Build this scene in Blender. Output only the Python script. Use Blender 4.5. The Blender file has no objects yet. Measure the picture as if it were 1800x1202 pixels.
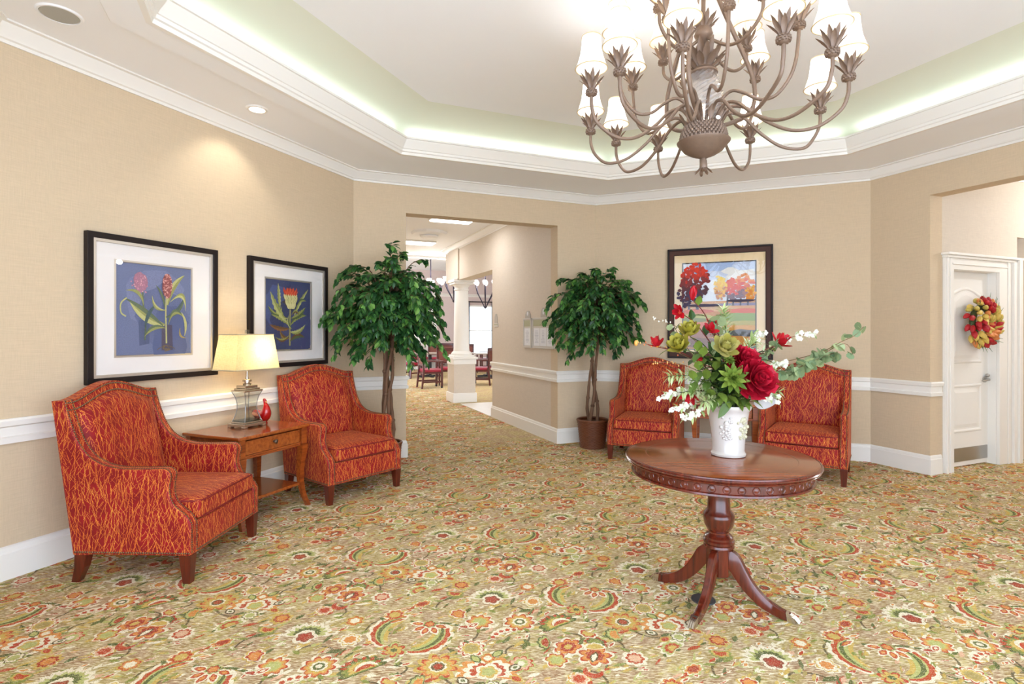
import bpy, bmesh, math, random
from math import sin, cos, pi, radians, sqrt, atan2, hypot
from mathutils import Matrix, Vector

# ------------------------------------------------------------------ camera, light, exposure
scn = bpy.context.scene
COL = scn.collection
FPX, CY, CAMH = 957.0, 583.0, 1.41
cam_d = bpy.data.cameras.new('camera')
cam_d.sensor_width = 36.0
cam_d.lens = 36.0 * FPX / 1800.0
cam_d.shift_y = -(601.0 - CY) / 1800.0
cam_d.clip_start = 0.05
cam = bpy.data.objects.new('camera', cam_d)
COL.objects.link(cam)
cam.location = (0, 0, CAMH)
cam.rotation_euler = (pi / 2, 0, 0)
scn.camera = cam

world = bpy.data.worlds.new('daylight')
scn.world = world
world.use_nodes = True
_bg = world.node_tree.nodes['Background']
_bg.inputs[0].default_value = (0.83, 0.97, 1.17, 1)
_bg.inputs[1].default_value = 3.25
scn.view_settings.view_transform = 'Standard'
scn.view_settings.look = 'None'
scn.view_settings.gamma = 1.0
scn.view_settings.use_curve_mapping = False
scn.view_settings.exposure = 0.64
scn.cycles.max_bounces = 8
scn.cycles.diffuse_bounces = 5
scn.cycles.transparent_max_bounces = 16
scn.cycles.sample_clamp_indirect = 8.0

CX, CYR, ROCT = 1.085, 3.10, 3.965          # octagonal lobby: centre and corner radius
def octp(deg, R=ROCT):
    return Vector((CX + R * cos(radians(deg)), CYR + R * sin(radians(deg))))
K0, LA, AB, BC, CD = (octp(a) for a in (180, 135, 90, 45, 0))
K0 = K0 + (K0 - LA).normalized() * .09
KF, DF = octp(225), octp(-45)
APO = ROCT * cos(pi / 8)

def lamp(name, kind, loc, energy, color=(1, .9, .78), parent=None, size=.03, rot=None, size_y=None, spot=None):
    d = bpy.data.lights.new(name, kind)
    d.energy = energy
    d.color = color
    if kind == 'POINT': d.shadow_soft_size = size
    if kind == 'AREA':
        d.size = size
        if size_y: d.shape = 'RECTANGLE'; d.size_y = size_y
    if kind == 'SPOT':
        d.shadow_soft_size = size; d.spot_size = spot; d.spot_blend = .6
    o = bpy.data.objects.new(name, d)
    COL.objects.link(o)
    o.location = loc
    if rot: o.rotation_euler = rot
    if parent: o.parent = parent
    return o

# cove lighting hidden on the ledge of the tray ceiling
for k in range(8):
    a = radians(22.5 + 45 * k)
    lamp('cove_light', 'AREA', (CX + 2.84 * cos(a), CYR + 2.84 * sin(a), 3.30), 1.0, (.9, .97, 1.1), None, 2.2, (pi - radians(50), 0, a - pi / 2), .06)

# ------------------------------------------------------------------ helpers
def lin(c):
    r = []
    for v in c[:3]:
        v = v / 255.0
        r.append(v / 12.92 if v <= .04045 else ((v + .055) / 1.055) ** 2.4)
    return (r[0], r[1], r[2], 1.0)

class MB:
    def __init__(s):
        s.v = []; s.f = []; s.c = []
    def add(s, vs, fs, M=None, col=None):
        n = len(s.v)
        for p in vs:
            p = Vector(p) if len(p) == 3 else Vector((p[0], p[1], 0))
            s.v.append(M @ p if M is not None else p)
        for f in fs:
            s.f.append([n + i for i in f]); s.c.append(col)
        return s
    def box(s, x0, x1, y0, y1, z0, z1, M=None, col=None):
        vs = [(x, y, z) for z in (z0, z1) for y in (y0, y1) for x in (x0, x1)]
        return s.add(vs, [(0, 2, 3, 1), (4, 5, 7, 6), (0, 1, 5, 4), (2, 6, 7, 3), (0, 4, 6, 2), (1, 3, 7, 5)], M, col)
    def hexa(s, lo, hi, M=None):               # two quads of 4 points (bottom ring, top ring)
        return s.add(list(lo) + list(hi), [(3, 2, 1, 0), (4, 5, 6, 7), (0, 1, 5, 4), (1, 2, 6, 5), (2, 3, 7, 6), (3, 0, 4, 7)], M)
    def lathe(s, prof, n=32, M=None, col=None, ax=1.0, ay=1.0, wob=None):
        vs = []; fs = []; m = len(prof)
        for j in range(n):
            a = 2 * pi * j / n
            for i, (r, z) in enumerate(prof):
                rr = r * (wob(a, i) if wob else 1)
                vs.append((rr * cos(a) * ax, rr * sin(a) * ay, z))
        for j in range(n):
            k = (j + 1) % n
            for i in range(m - 1):
                fs.append((j * m + i, k * m + i, k * m + i + 1, j * m + i + 1))
        if prof[0][0] > 1e-5: fs.append([j * m for j in range(n)][::-1])
        if prof[-1][0] > 1e-5: fs.append([j * m + m - 1 for j in range(n)])
        return s.add(vs, fs, M, col)
    def tube(s, pts, rad, n=8, M=None, col=None, flat=1.0):
        pts = [Vector(p) for p in pts]
        R = rad if isinstance(rad, (list, tuple)) else [rad] * len(pts)
        vs = []; fs = []
        T0 = (pts[1] - pts[0]).normalized()
        u = T0.cross(Vector((0, 0, 1)))
        if u.length < 1e-3: u = T0.cross(Vector((1, 0, 0)))
        u.normalize()
        for i, p in enumerate(pts):
            t = (pts[min(i + 1, len(pts) - 1)] - pts[max(i - 1, 0)]).normalized()
            u = (u - t * u.dot(t)).normalized(); w = t.cross(u)
            for j in range(n):
                a = 2 * pi * j / n
                vs.append(p + (u * cos(a) + w * sin(a) * flat) * R[i])
        for i in range(len(pts) - 1):
            for j in range(n):
                k = (j + 1) % n
                fs.append((i * n + j, i * n + k, (i + 1) * n + k, (i + 1) * n + j))
        fs.append(list(range(n))[::-1]); fs.append([(len(pts) - 1) * n + j for j in range(n)])
        return s.add(vs, fs, M, col)
    def prism(s, poly, t0, t1, axis='y', M=None):  # outline in the two other axes, extruded along axis
        def P(a, b, t):
            return (t, a, b) if axis == 'x' else ((a, t, b) if axis == 'y' else (a, b, t))
        n = len(poly)
        vs = [P(a, b, t0) for a, b in poly] + [P(a, b, t1) for a, b in poly]
        fs = [list(range(n))[::-1], [n + i for i in range(n)]] + [(i, (i + 1) % n, n + (i + 1) % n, n + i) for i in range(n)]
        return s.add(vs, fs, M)
    def ball(s, c, r, M=None, nu=10, nv=6, col=None, sz=1.0, sx=1.0, sy=1.0):
        vs = [(c[0], c[1], c[2] - r * sz)]; fs = []
        for i in range(1, nv):
            t = pi * i / nv
            for j in range(nu):
                a = 2 * pi * j / nu
                vs.append((c[0] + r * sx * sin(t) * cos(a), c[1] + r * sy * sin(t) * sin(a), c[2] - r * sz * cos(t)))
        vs.append((c[0], c[1], c[2] + r * sz))
        for j in range(nu):
            k = (j + 1) % nu
            fs.append((0, 1 + k, 1 + j))
            for i in range(nv - 2):
                fs.append((1 + i * nu + j, 1 + i * nu + k, 1 + (i + 1) * nu + k, 1 + (i + 1) * nu + j))
            fs.append((1 + (nv - 2) * nu + j, 1 + (nv - 2) * nu + k, len(vs) - 1))
        return s.add(vs, fs, M, col)
    def grid(s, fn, nu, nv, M=None, col=None):
        vs = [fn(i / nu, j / nv) for j in range(nv + 1) for i in range(nu + 1)]
        fs = [(j * (nu + 1) + i, j * (nu + 1) + i + 1, (j + 1) * (nu + 1) + i + 1, (j + 1) * (nu + 1) + i) for j in range(nv) for i in range(nu)]
        return s.add(vs, fs, M, col)
    def poly(s, pts, z=0.0, M=None, col=None):
        return s.add([(p[0], p[1], z) for p in pts], [list(range(len(pts)))], M, col)

def mesh_from(name, mb, mat=None, smooth=None, uv=True, fixn=True):
    me = bpy.data.meshes.new(name)
    me.from_pydata([tuple(v) for v in mb.v], [], mb.f)
    if any(c is not None for c in mb.c):
        ca = me.color_attributes.new('tint', 'FLOAT_COLOR', 'CORNER')
        buf = []
        for f, c in zip(mb.f, mb.c):
            buf.extend((list(c) if c is not None else [0, 0, 0, 0]) * len(f))
        ca.data.foreach_set('color', buf)
    if fixn:
        bm = bmesh.new(); bm.from_mesh(me)
        bmesh.ops.recalc_face_normals(bm, faces=bm.faces)
        bm.to_mesh(me); bm.free()
    if uv:
        ul = me.uv_layers.new(name='UVMap')
        buf = [0.0] * (2 * len(me.loops))
        for p in me.polygons:
            n = p.normal; ax, ay, az = abs(n.x), abs(n.y), abs(n.z)
            for li in p.loop_indices:
                co = me.vertices[me.loops[li].vertex_index].co
                if az >= ax and az >= ay: q = (co.x, co.y)
                elif ax >= ay: q = (co.y + 3.3, co.z)
                else: q = (co.x + 7.7, co.z)
                buf[2 * li] = q[0]; buf[2 * li + 1] = q[1]
        ul.data.foreach_set('uv', buf)
    if smooth is not None:
        me.polygons.foreach_set('use_smooth', [True] * len(me.polygons))
        me.set_sharp_from_angle(angle=radians(smooth))
    if mat: me.materials.append(mat)
    return me

def obj(name, mb, mat, parent=None, smooth=None, bevel=0, loc=None, rot=None, kind=None, label=None, segs=2, subsurf=0, **kw):
    me = mb if isinstance(mb, bpy.types.Mesh) else mesh_from(name, mb, mat, smooth, **kw)
    o = bpy.data.objects.new(name, me)
    COL.objects.link(o)
    if parent: o.parent = parent
    if loc: o.location = loc
    if rot: o.rotation_euler = rot
    if bevel:
        m = o.modifiers.new('bevel', 'BEVEL'); m.width = bevel; m.segments = segs; m.limit_method = 'ANGLE'; m.angle_limit = radians(35)
    if subsurf:
        m = o.modifiers.new('sub', 'SUBSURF'); m.levels = subsurf; m.render_levels = subsurf
    if kind: o['kind'] = kind
    if label: o['label'] = label
    return o

def tag(o, label, cat, group=None):
    o['label'] = label; o['category'] = cat
    if group: o['group'] = group
    return o

def thing(name, label, cat, loc=(0, 0, 0), rotz=0, group=None, parent=None):
    o = bpy.data.objects.new(name, None)
    COL.objects.link(o)
    o.empty_display_size = .1
    o.location = loc; o.rotation_euler = (0, 0, rotz)
    return tag(o, label, cat, group)

def copy_tree(o, loc, rotz, label, group=None):
    kids = {}
    for c in bpy.data.objects:
        if c.parent: kids.setdefault(c.parent.name, []).append(c)
    def rec(src, par):
        c = src.copy(); COL.objects.link(c)
        if par: c.parent = par
        for ch in kids.get(src.name, []): rec(ch, c)
        return c
    r = rec(o, None)
    r.location = loc; r.rotation_euler = (0, 0, rotz)
    r['label'] = label
    if group: r['group'] = group
    return r

def struct(name, mb, mat, parent=None, **kw):
    return obj(name, mb, mat, parent, kind='structure', **kw)

def smoothpath(pts, n=6):                       # Catmull-Rom through pts
    P = [Vector(p) for p in pts]; out = []
    for i in range(len(P) - 1):
        a, b, c, d = P[max(i - 1, 0)], P[i], P[i + 1], P[min(i + 2, len(P) - 1)]
        for k in range(n):
            t = k / n
            out.append(.5 * ((2 * b) + (c - a) * t + (2 * a - 5 * b + 4 * c - d) * t * t + (3 * b - a - 3 * c + d) * t ** 3))
    out.append(P[-1])
    return out

def sweep(path, prof, flip=False):              # profile (offset to the right of the path, z), mitred
    P = [Vector(p) for p in path]; n = len(P); m = len(prof)
    nr = []
    for i in range(n - 1):
        d = (P[i + 1] - P[i]).normalized(); nr.append(Vector((d.y, -d.x)))
    vs = []
    for i in range(n):
        a = nr[max(i - 1, 0)]; b = nr[min(i, n - 2)]
        mt = (a + b) / (1 + a.dot(b))
        for off, z in prof: vs.append((P[i].x + mt.x * off, P[i].y + mt.y * off, z))
    fs = [(i * m + j, (i + 1) * m + j, (i + 1) * m + (j + 1) % m, i * m + (j + 1) % m) for i in range(n - 1) for j in range(m)]
    fs += [list(range(m)), [(n - 1) * m + j for j in range(m)][::-1]]
    mb = MB(); mb.add(vs, fs); return mb

def octring(prof, closed=False):                # profile (apothem, z)
    mb = MB(); m = len(prof); k8 = 1 / cos(pi / 8)
    vs = []
    for k in range(8):
        a = radians(45 * k)
        for ap, z in prof:
            e = .09 if k == 4 else 0
            vs.append((CX + ap * k8 * cos(a) - .3827 * e, CYR + ap * k8 * sin(a) - .9239 * e, z))
    fs = []
    for k in range(8):
        q = (k + 1) % 8
        for j in range(m if closed else m - 1):
            fs.append((k * m + j, q * m + j, q * m + (j + 1) % m, k * m + (j + 1) % m))
    return mb.add(vs, fs)

def wallM(P, Q):
    d = (Q - P).normalized()
    return Matrix(((d.x, -d.y, 0, P.x), (d.y, d.x, 0, P.y), (0, 0, 1, 0), (0, 0, 0, 1)))

def px(x, y, Y):                                # the point at depth Y that a photo pixel shows
    return Vector(((x - 900) / FPX * Y, Y, CAMH + (CY - y) * Y / FPX))

# ------------------------------------------------------------------ materials
def newmat(name):
    m = bpy.data.materials.new(name); m.use_nodes = True
    nt = m.node_tree
    return m, nt, nt.nodes['Principled BSDF'], nt.nodes['Material Output']
def mat(name, c, rough=.5, metal=0, spec=.5, coat=0, noise=0, nscale=30, bump=0, sheen=0, emit=0, trans=0, stretch=None):
    m, nt, b, out = newmat(name)
    c = lin(c)
    b.inputs['Base Color'].default_value = c
    b.inputs['Roughness'].default_value = rough
    b.inputs['Metallic'].default_value = metal
    b.inputs['Specular IOR Level'].default_value = spec
    b.inputs['Coat Weight'].default_value = coat
    b.inputs['Sheen Weight'].default_value = sheen
    if emit:
        b.inputs['Emission Color'].default_value = c; b.inputs['Emission Strength'].default_value = emit
    if noise or bump:
        N = nt.nodes; L = nt.links
        tc = N.new('ShaderNodeTexCoord'); mp = N.new('ShaderNodeMapping')
        L.new(tc.outputs['Object'], mp.inputs[0])
        if stretch: mp.inputs['Scale'].default_value = stretch
        tx = N.new('ShaderNodeTexNoise'); tx.inputs['Scale'].default_value = nscale; tx.inputs['Detail'].default_value = 4
        L.new(mp.outputs[0], tx.inputs['Vector'])
        if noise:
            hs = N.new('ShaderNodeMix'); hs.data_type = 'RGBA'
            hs.inputs['A'].default_value = tuple(v * (1 - noise) for v in c[:3]) + (1,)
            hs.inputs['B'].default_value = tuple(min(1, v * (1 + noise)) for v in c[:3]) + (1,)
            L.new(tx.outputs['Fac'], hs.inputs['Factor']); L.new(hs.outputs['Result'], b.inputs['Base Color'])
        if bump:
            bp = N.new('ShaderNodeBump'); bp.inputs['Strength'].default_value = bump; bp.inputs['Distance'].default_value = .01
            L.new(tx.outputs['Fac'], bp.inputs['Height']); L.new(bp.outputs[0], b.inputs['Normal'])
    return m
def ramp(nt, stops):
    r = nt.nodes.new('ShaderNodeValToRGB'); e = r.color_ramp.elements
    e[0].position, e[0].color = stops[0][0], lin(stops[0][1])
    e[1].position, e[1].color = stops[-1][0], lin(stops[-1][1])
    for p, c in stops[1:-1]:
        x = e.new(p); x.color = lin(c)
    return r
def islandmat(name, stops, rough=.5, spec=.4, transl=0.0):       # each leaf or petal its own tone
    m, nt, b, out = newmat(name)
    g = nt.nodes.new('ShaderNodeNewGeometry'); r = ramp(nt, stops)
    nt.links.new(g.outputs['Random Per Island'], r.inputs[0]); nt.links.new(r.outputs[0], b.inputs['Base Color'])
    b.inputs['Roughness'].default_value = rough; b.inputs['Specular IOR Level'].default_value = spec
    if transl:
        t = nt.nodes.new('ShaderNodeBsdfTranslucent'); nt.links.new(r.outputs[0], t.inputs[0])
        x = nt.nodes.new('ShaderNodeMixShader'); x.inputs[0].default_value = transl
        nt.links.new(b.outputs[0], x.inputs[1]); nt.links.new(t.outputs[0], x.inputs[2]); nt.links.new(x.outputs[0], out.inputs[0])
    return m
def tintmat(name, rough=.6, spec=.3):                            # flat printed artwork from its own colours
    m, nt, b, out = newmat(name)
    a = nt.nodes.new('ShaderNodeVertexColor'); a.layer_name = 'tint'
    n = nt.nodes.new('ShaderNodeTexNoise'); n.inputs['Scale'].default_value = 90; n.inputs['Detail'].default_value = 3
    x = nt.nodes.new('ShaderNodeMix'); x.data_type = 'RGBA'; x.blend_type = 'OVERLAY'; x.inputs['Factor'].default_value = .35
    nt.links.new(a.outputs[0], x.inputs['A']); nt.links.new(n.outputs['Fac'], x.inputs['B'])
    nt.links.new(x.outputs['Result'], b.inputs['Base Color'])
    b.inputs['Roughness'].default_value = rough; b.inputs['Specular IOR Level'].default_value = spec
    return m
def glassmat(name, tint=(255, 255, 255), ior=1.45, rough=0.0, body=0.0):
    m, nt, b, out = newmat(name)
    t = nt.nodes.new('ShaderNodeBsdfTransparent'); t.inputs[0].default_value = lin(tint)
    g = nt.nodes.new('ShaderNodeBsdfGlossy'); g.inputs['Roughness'].default_value = rough
    lw = nt.nodes.new('ShaderNodeLayerWeight'); lw.inputs[0].default_value = .5
    pw = nt.nodes.new('ShaderNodeMath'); pw.operation = 'POWER'; pw.inputs[1].default_value = 4.0; nt.links.new(lw.outputs['Facing'], pw.inputs[0])
    f = nt.nodes.new('ShaderNodeMath'); f.operation = 'MULTIPLY_ADD'; f.inputs[1].default_value = .6; f.inputs[2].default_value = ((ior - 1) / (ior + 1)) ** 2; nt.links.new(pw.outputs[0], f.inputs[0])
    x = nt.nodes.new('ShaderNodeMixShader')
    nt.links.new(f.outputs[0], x.inputs[0]); nt.links.new(t.outputs[0], x.inputs[1]); nt.links.new(g.outputs[0], x.inputs[2])
    nt.links.new(x.outputs[0], out.inputs[0])
    return m
def woodmat(name, dark, light, rough=.25, coat=.4, scale=1.0, axis=0):
    m, nt, b, out = newmat(name); N = nt.nodes; L = nt.links
    tc = N.new('ShaderNodeTexCoord'); mp = N.new('ShaderNodeMapping')
    sc = [14, 14, 14]; sc[axis] = 1.2
    mp.inputs['Scale'].default_value = [v * scale for v in sc]
    L.new(tc.outputs['Object'], mp.inputs[0])
    n = N.new('ShaderNodeTexNoise'); n.inputs['Scale'].default_value = 3; n.inputs['Detail'].default_value = 6; n.inputs['Distortion'].default_value = .6
    L.new(mp.outputs[0], n.inputs['Vector'])
    r = ramp(nt, [(.3, dark), (.7, light)])
    L.new(n.outputs['Fac'], r.inputs[0]); L.new(r.outputs[0], b.inputs['Base Color'])
    b.inputs['Roughness'].default_value = rough; b.inputs['Coat Weight'].default_value = coat; b.inputs['Coat Roughness'].default_value = .12
    return m
def wallpaper(name, c):
    m, nt, b, out = newmat(name); N = nt.nodes; L = nt.links
    tc = N.new('ShaderNodeTexCoord')
    res = []
    for sc in ((2.5, 2.5, 70), (90, 90, 4)):
        mp = N.new('ShaderNodeMapping'); mp.inputs['Scale'].default_value = sc; L.new(tc.outputs['Object'], mp.inputs[0])
        n = N.new('ShaderNodeTexNoise'); n.inputs['Scale'].default_value = 4; n.inputs['Detail'].default_value = 3; L.new(mp.outputs[0], n.inputs['Vector'])
        res.append(n)
    ad = N.new('ShaderNodeMath'); ad.operation = 'ADD'
    L.new(res[0].outputs['Fac'], ad.inputs[0]); L.new(res[1].outputs['Fac'], ad.inputs[1])
    hf = N.new('ShaderNodeMath'); hf.operation = 'MULTIPLY'; hf.inputs[1].default_value = .5; L.new(ad.outputs[0], hf.inputs[0])
    c1 = tuple(max(0, v * .97) for v in c); c2 = tuple(min(255, v * 1.025) for v in c)
    r = ramp(nt, [(.36, c1), (.64, c2)])
    L.new(hf.outputs[0], r.inputs[0]); L.new(r.outputs[0], b.inputs['Base Color'])
    bp = N.new('ShaderNodeBump'); bp.inputs['Strength'].default_value = .15; bp.inputs['Distance'].default_value = .003
    L.new(hf.outputs[0], bp.inputs['Height']); L.new(bp.outputs[0], b.inputs['Normal'])
    b.inputs['Roughness'].default_value = .75; b.inputs['Specular IOR Level'].default_value = .2
    return m

def fabricmat():
    m, nt, b, out = newmat('twig_fabric'); N = nt.nodes; L = nt.links
    uv = N.new('ShaderNodeUVMap'); uv.uv_map = 'UVMap'
    def mth(op, a, bb=None, c=None):
        x = N.new('ShaderNodeMath'); x.operation = op
        for i, v in enumerate((a, bb, c)):
            if v is None: continue
            if isinstance(v, (int, float)): x.inputs[i].default_value = v
            else: L.new(v, x.inputs[i])
        return x.outputs[0]
    # wobble
    nz = N.new('ShaderNodeTexNoise'); nz.inputs['Scale'].default_value = 55; nz.inputs['Detail'].default_value = 2
    L.new(uv.outputs[0], nz.inputs['Vector'])
    wob = mth('MULTIPLY', mth('SUBTRACT', nz.outputs['Fac'], .5), .012)
    total = None
    for sx, sy, off, tilt, w, curl in ((20, 7.5, .0, 1.2, .0015, 3.0), (27, 10, 3.7, 1.6, .0013, 4.0), (24, 9, 8.1, 1.0, .0014, -3.5), (33, 14, 5.5, 2.3, .0012, 6.0), (38, 17, 1.5, 2.8, .0012, 6.0)):
        mp = N.new('ShaderNodeMapping'); mp.inputs['Scale'].default_value = (sx, sy, 1); mp.inputs['Location'].default_value = (off, off * .61, 0)
        L.new(uv.outputs[0], mp.inputs[0])
        vo = N.new('ShaderNodeTexVoronoi'); vo.voronoi_dimensions = '2D'; vo.inputs['Scale'].default_value = 1.0
        L.new(mp.outputs[0], vo.inputs['Vector'])
        sub = N.new('ShaderNodeVectorMath'); sub.operation = 'SUBTRACT'
        L.new(mp.outputs[0], sub.inputs[0]); L.new(vo.outputs['Position'], sub.inputs[1])
        sp = N.new('ShaderNodeSeparateXYZ'); L.new(sub.outputs[0], sp.inputs[0])
        cs = N.new('ShaderNodeSeparateXYZ'); L.new(vo.outputs['Color'], cs.inputs[0])
        dx = mth('DIVIDE', sp.outputs[0], sx); dy = mth('DIVIDE', sp.outputs[1], sy)
        ang = mth('MULTIPLY', mth('SUBTRACT', cs.outputs[0], .5), tilt)
        d = mth('SUBTRACT', dx, mth('MULTIPLY', dy, ang))
        d = mth('ADD', d, mth('MULTIPLY', mth('MULTIPLY', dy, dy), mth('MULTIPLY', ang, curl)))
        d = mth('ABSOLUTE', mth('ADD', d, wob))
        bead = mth('ADD', mth('MULTIPLY', mth('SINE', mth('MULTIPLY', dy, 700)), .35), 1.0)
        mask = mth('SUBTRACT', 1.0, mth('MINIMUM', mth('DIVIDE', d, mth('MULTIPLY', bead, w)), 1.0))
        mask = mth('MINIMUM', mth('MULTIPLY', mask, 2.2), 1.0)
        total = mask if total is None else mth('MAXIMUM', total, mask)
    n2 = N.new('ShaderNodeTexNoise'); n2.inputs['Scale'].default_value = 9; L.new(uv.outputs[0], n2.inputs['Vector'])
    base = ramp(nt, [(.35, (128, 6, 16)), (.65, (154, 12, 24))]); L.new(n2.outputs['Fac'], base.inputs[0])
    tw = ramp(nt, [(.3, (226, 108, 36)), (.7, (238, 156, 62))]); L.new(n2.outputs['Fac'], tw.inputs[0])
    mx = N.new('ShaderNodeMix'); mx.data_type = 'RGBA'
    L.new(total, mx.inputs['Factor']); L.new(base.outputs[0], mx.inputs['A']); L.new(tw.outputs[0], mx.inputs['B'])
    L.new(mx.outputs['Result'], b.inputs['Base Color'])
    bp = N.new('ShaderNodeBump'); bp.inputs['Strength'].default_value = .25; bp.inputs['Distance'].default_value = .002
    L.new(total, bp.inputs['Height']); L.new(bp.outputs[0], b.inputs['Normal'])
    b.inputs['Roughness'].default_value = .62; b.inputs['Specular IOR Level'].default_value = .35; b.inputs['Sheen Weight'].default_value = .25
    b.inputs['Sheen Tint'].default_value = lin((255, 170, 120))
    return m

WALL = wallpaper('beige_wallpaper', (212, 191, 161))
HALLWALL = wallpaper('hall_wallpaper', (216, 203, 186))
TRIM = mat('white_trim', (240, 236, 228), .38, spec=.4)
CEIL = mat('ceiling_paint', (246, 246, 246), .8, spec=.2, noise=.012, nscale=3)
VAULT = mat('vault_paint', (232, 234, 216), .85, spec=.15)
CHERRY = woodmat('cherry_wood', (118, 48, 14), (168, 84, 30), .28, .4)
CHERRY_Y = woodmat('cherry_top_wood', (128, 56, 18), (176, 92, 36), .18, .6, 1.0, 1)
MAHOG = woodmat('mahogany', (66, 20, 10), (104, 36, 18), .25, .5, 1.0, 2)
TABLETOP = woodmat('table_top_veneer', (104, 44, 18), (152, 78, 38), .2, .45, .8, 0)
LEGWOOD = woodmat('chair_leg_wood', (70, 20, 10), (108, 36, 16), .3, .4, 1.0, 2)
FABRIC = fabricmat()
PLAINRED = mat('red_piping', (122, 14, 14), .7)
NAIL = mat('antique_brass_nail', (112, 88, 66), .32, metal=.85)
BRONZE = mat('brushed_bronze_paint', (124, 102, 86), .45, metal=.3, noise=.16, nscale=40)
SILVER = mat('brushed_nickel', (196, 186, 172), .25, metal=.95)
STEEL = mat('steel_plate', (176, 174, 170), .3, metal=.9, noise=.1, nscale=4)
BLACKFRAME = mat('dark_brown_frame', (30, 21, 20), .5, spec=.3)
GLASS = glassmat('picture_glass', ior=1.36)
# ------------------------------------------------------------------ carpet
def carpetmat():
    m, nt, b, out = newmat('floral_carpet'); N = nt.nodes; L = nt.links
    tc = N.new('ShaderNodeTexCoord')
    def noise(sc, s, det=2, rot=-22.5, lo=(0, 0, 0)):
        mp = N.new('ShaderNodeMapping'); mp.inputs['Rotation'].default_value = (0, 0, radians(rot)); mp.inputs['Scale'].default_value = sc
        mp.inputs['Location'].default_value = lo
        L.new(tc.outputs['Object'], mp.inputs[0])
        n = N.new('ShaderNodeTexNoise'); n.inputs['Scale'].default_value = s; n.inputs['Detail'].default_value = det
        L.new(mp.outputs[0], n.inputs['Vector']); return n.outputs['Fac']
    def mix(f, a, c, bt='MIX'):
        x = N.new('ShaderNodeMix'); x.data_type = 'RGBA'; x.blend_type = bt
        for k, v in (('Factor', f), ('A', a), ('B', c)):
            if isinstance(v, (int, float)): x.inputs[k].default_value = v
            elif isinstance(v, tuple): x.inputs[k].default_value = v
            else: L.new(v, x.inputs[k])
        return x.outputs['Result']
    def fac(src, a, c):
        r = ramp(nt, [(a, (0, 0, 0)), (c, (255, 255, 255))]); L.new(src, r.inputs[0]); return r.outputs[0]
    ground = mix(fac(noise((1, 1, 1), 4.2, 3), .42, .62), lin((164, 130, 98)), lin((174, 156, 94)))
    ground = mix(fac(noise((1, 1, 1), 9, 2, lo=(5, 3, 0)), .58, .68), ground, lin((196, 178, 114)))
    fleck = fac(noise((9, 95, 1), 3.0, 2), .50, .57)
    ground = mix(fleck, ground, lin((236, 222, 186)))
    dk = fac(noise((20, 120, 1), 2.2, 1, lo=(2, 9, 0)), .60, .66)
    ground = mix(dk, ground, lin((150, 116, 84)))
    a = N.new('ShaderNodeVertexColor'); a.layer_name = 'tint'
    ragged = fac(noise((60, 110, 1), 3.0, 1, lo=(1, 4, 0)), .34, .46)
    keep = N.new('ShaderNodeMath'); keep.operation = 'MULTIPLY'; L.new(a.outputs['Alpha'], keep.inputs[0]); L.new(ragged, keep.inputs[1])
    soft = N.new('ShaderNodeMath'); soft.operation = 'MULTIPLY'; soft.inputs[1].default_value = .9; L.new(keep.outputs[0], soft.inputs[0]); keep = soft
    col = mix(keep.outputs[0], ground, a.outputs['Color'])
    vary = noise((1, 1, 1), 150, 2)
    col = mix(.35, col, vary, 'OVERLAY')
    col = mix(1.0, col, (.93, .91, .88, 1), 'MULTIPLY')
    L.new(col, b.inputs['Base Color'])
    bp = N.new('ShaderNodeBump'); bp.inputs['Strength'].default_value = .35; bp.inputs['Distance'].default_value = .004
    L.new(vary, bp.inputs['Height']); L.new(bp.outputs[0], b.inputs['Normal'])
    b.inputs['Roughness'].default_value = .95; b.inputs['Specular IOR Level'].default_value = .1
    return m
CARPET = carpetmat()

RED, RED2, ORA, YEL, CRM, GRN, DGN, LGN, DRK, MAR, PNK, OLV = (lin(c) for c in (
    (188, 58, 36), (172, 46, 36), (222, 142, 70), (210, 178, 90), (246, 238, 212), (130, 144, 66), (76, 98, 50),
    (184, 190, 116), (84, 74, 52), (144, 56, 46), (228, 180, 150), (172, 156, 92)))
tile = []                                        # (points, colour, layer)
jr = random.Random(77)
def tp(pts, col, lay): tile.append(([(x + jr.uniform(-.0022, .0022), y + jr.uniform(-.0022, .0022)) for x, y in pts] if len(pts) > 4 else pts, col, lay))
def lobed(c, r, n, rot=0, depth=.25, asp=1.0, m=4, power=1.0):
    out = []; tot = n * m * 2
    for i in range(tot):
        a = 2 * pi * i / tot
        rr = r * (1 - depth + depth * abs(cos(n * a / 2)) ** power)
        x, y = rr * cos(a), rr * sin(a) * asp
        out.append((c[0] + x * cos(rot) - y * sin(rot), c[1] + x * sin(rot) + y * cos(rot)))
    return out
def flower(c, r, n, cols, rot=0, lay=2, asp=1.0, depth=.3, sc=(1, .84, .58, .3)):
    tp(lobed(c, r * 1.16, n, rot + .1, depth * .8, asp), (CRM, YEL, LGN)[int(r * 9973) % 3], lay - 1)
    for i, (k, col) in enumerate(zip(sc, cols)):
        tp(lobed(c, r * k, n, rot, depth * (1 - .2 * i), asp), col, lay + i)
def leafp(c, ln, w, ang, cols, lay=1, sc=(1, .68, .36)):
    for i, (k, col) in enumerate(zip(sc, cols)):
        pts = []
        for j in range(13):
            t = j / 12
            pts.append((ln * k * (t - .5), w * k * .5 * sin(pi * t) ** .8))
        for j in range(11, 0, -1):
            t = j / 12
            pts.append((ln * k * (t - .5), -w * k * .5 * sin(pi * t) ** .8))
        tp([(c[0] + x * cos(ang) - y * sin(ang), c[1] + x * sin(ang) + y * cos(ang)) for x, y in pts], col, lay + i)
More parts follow.
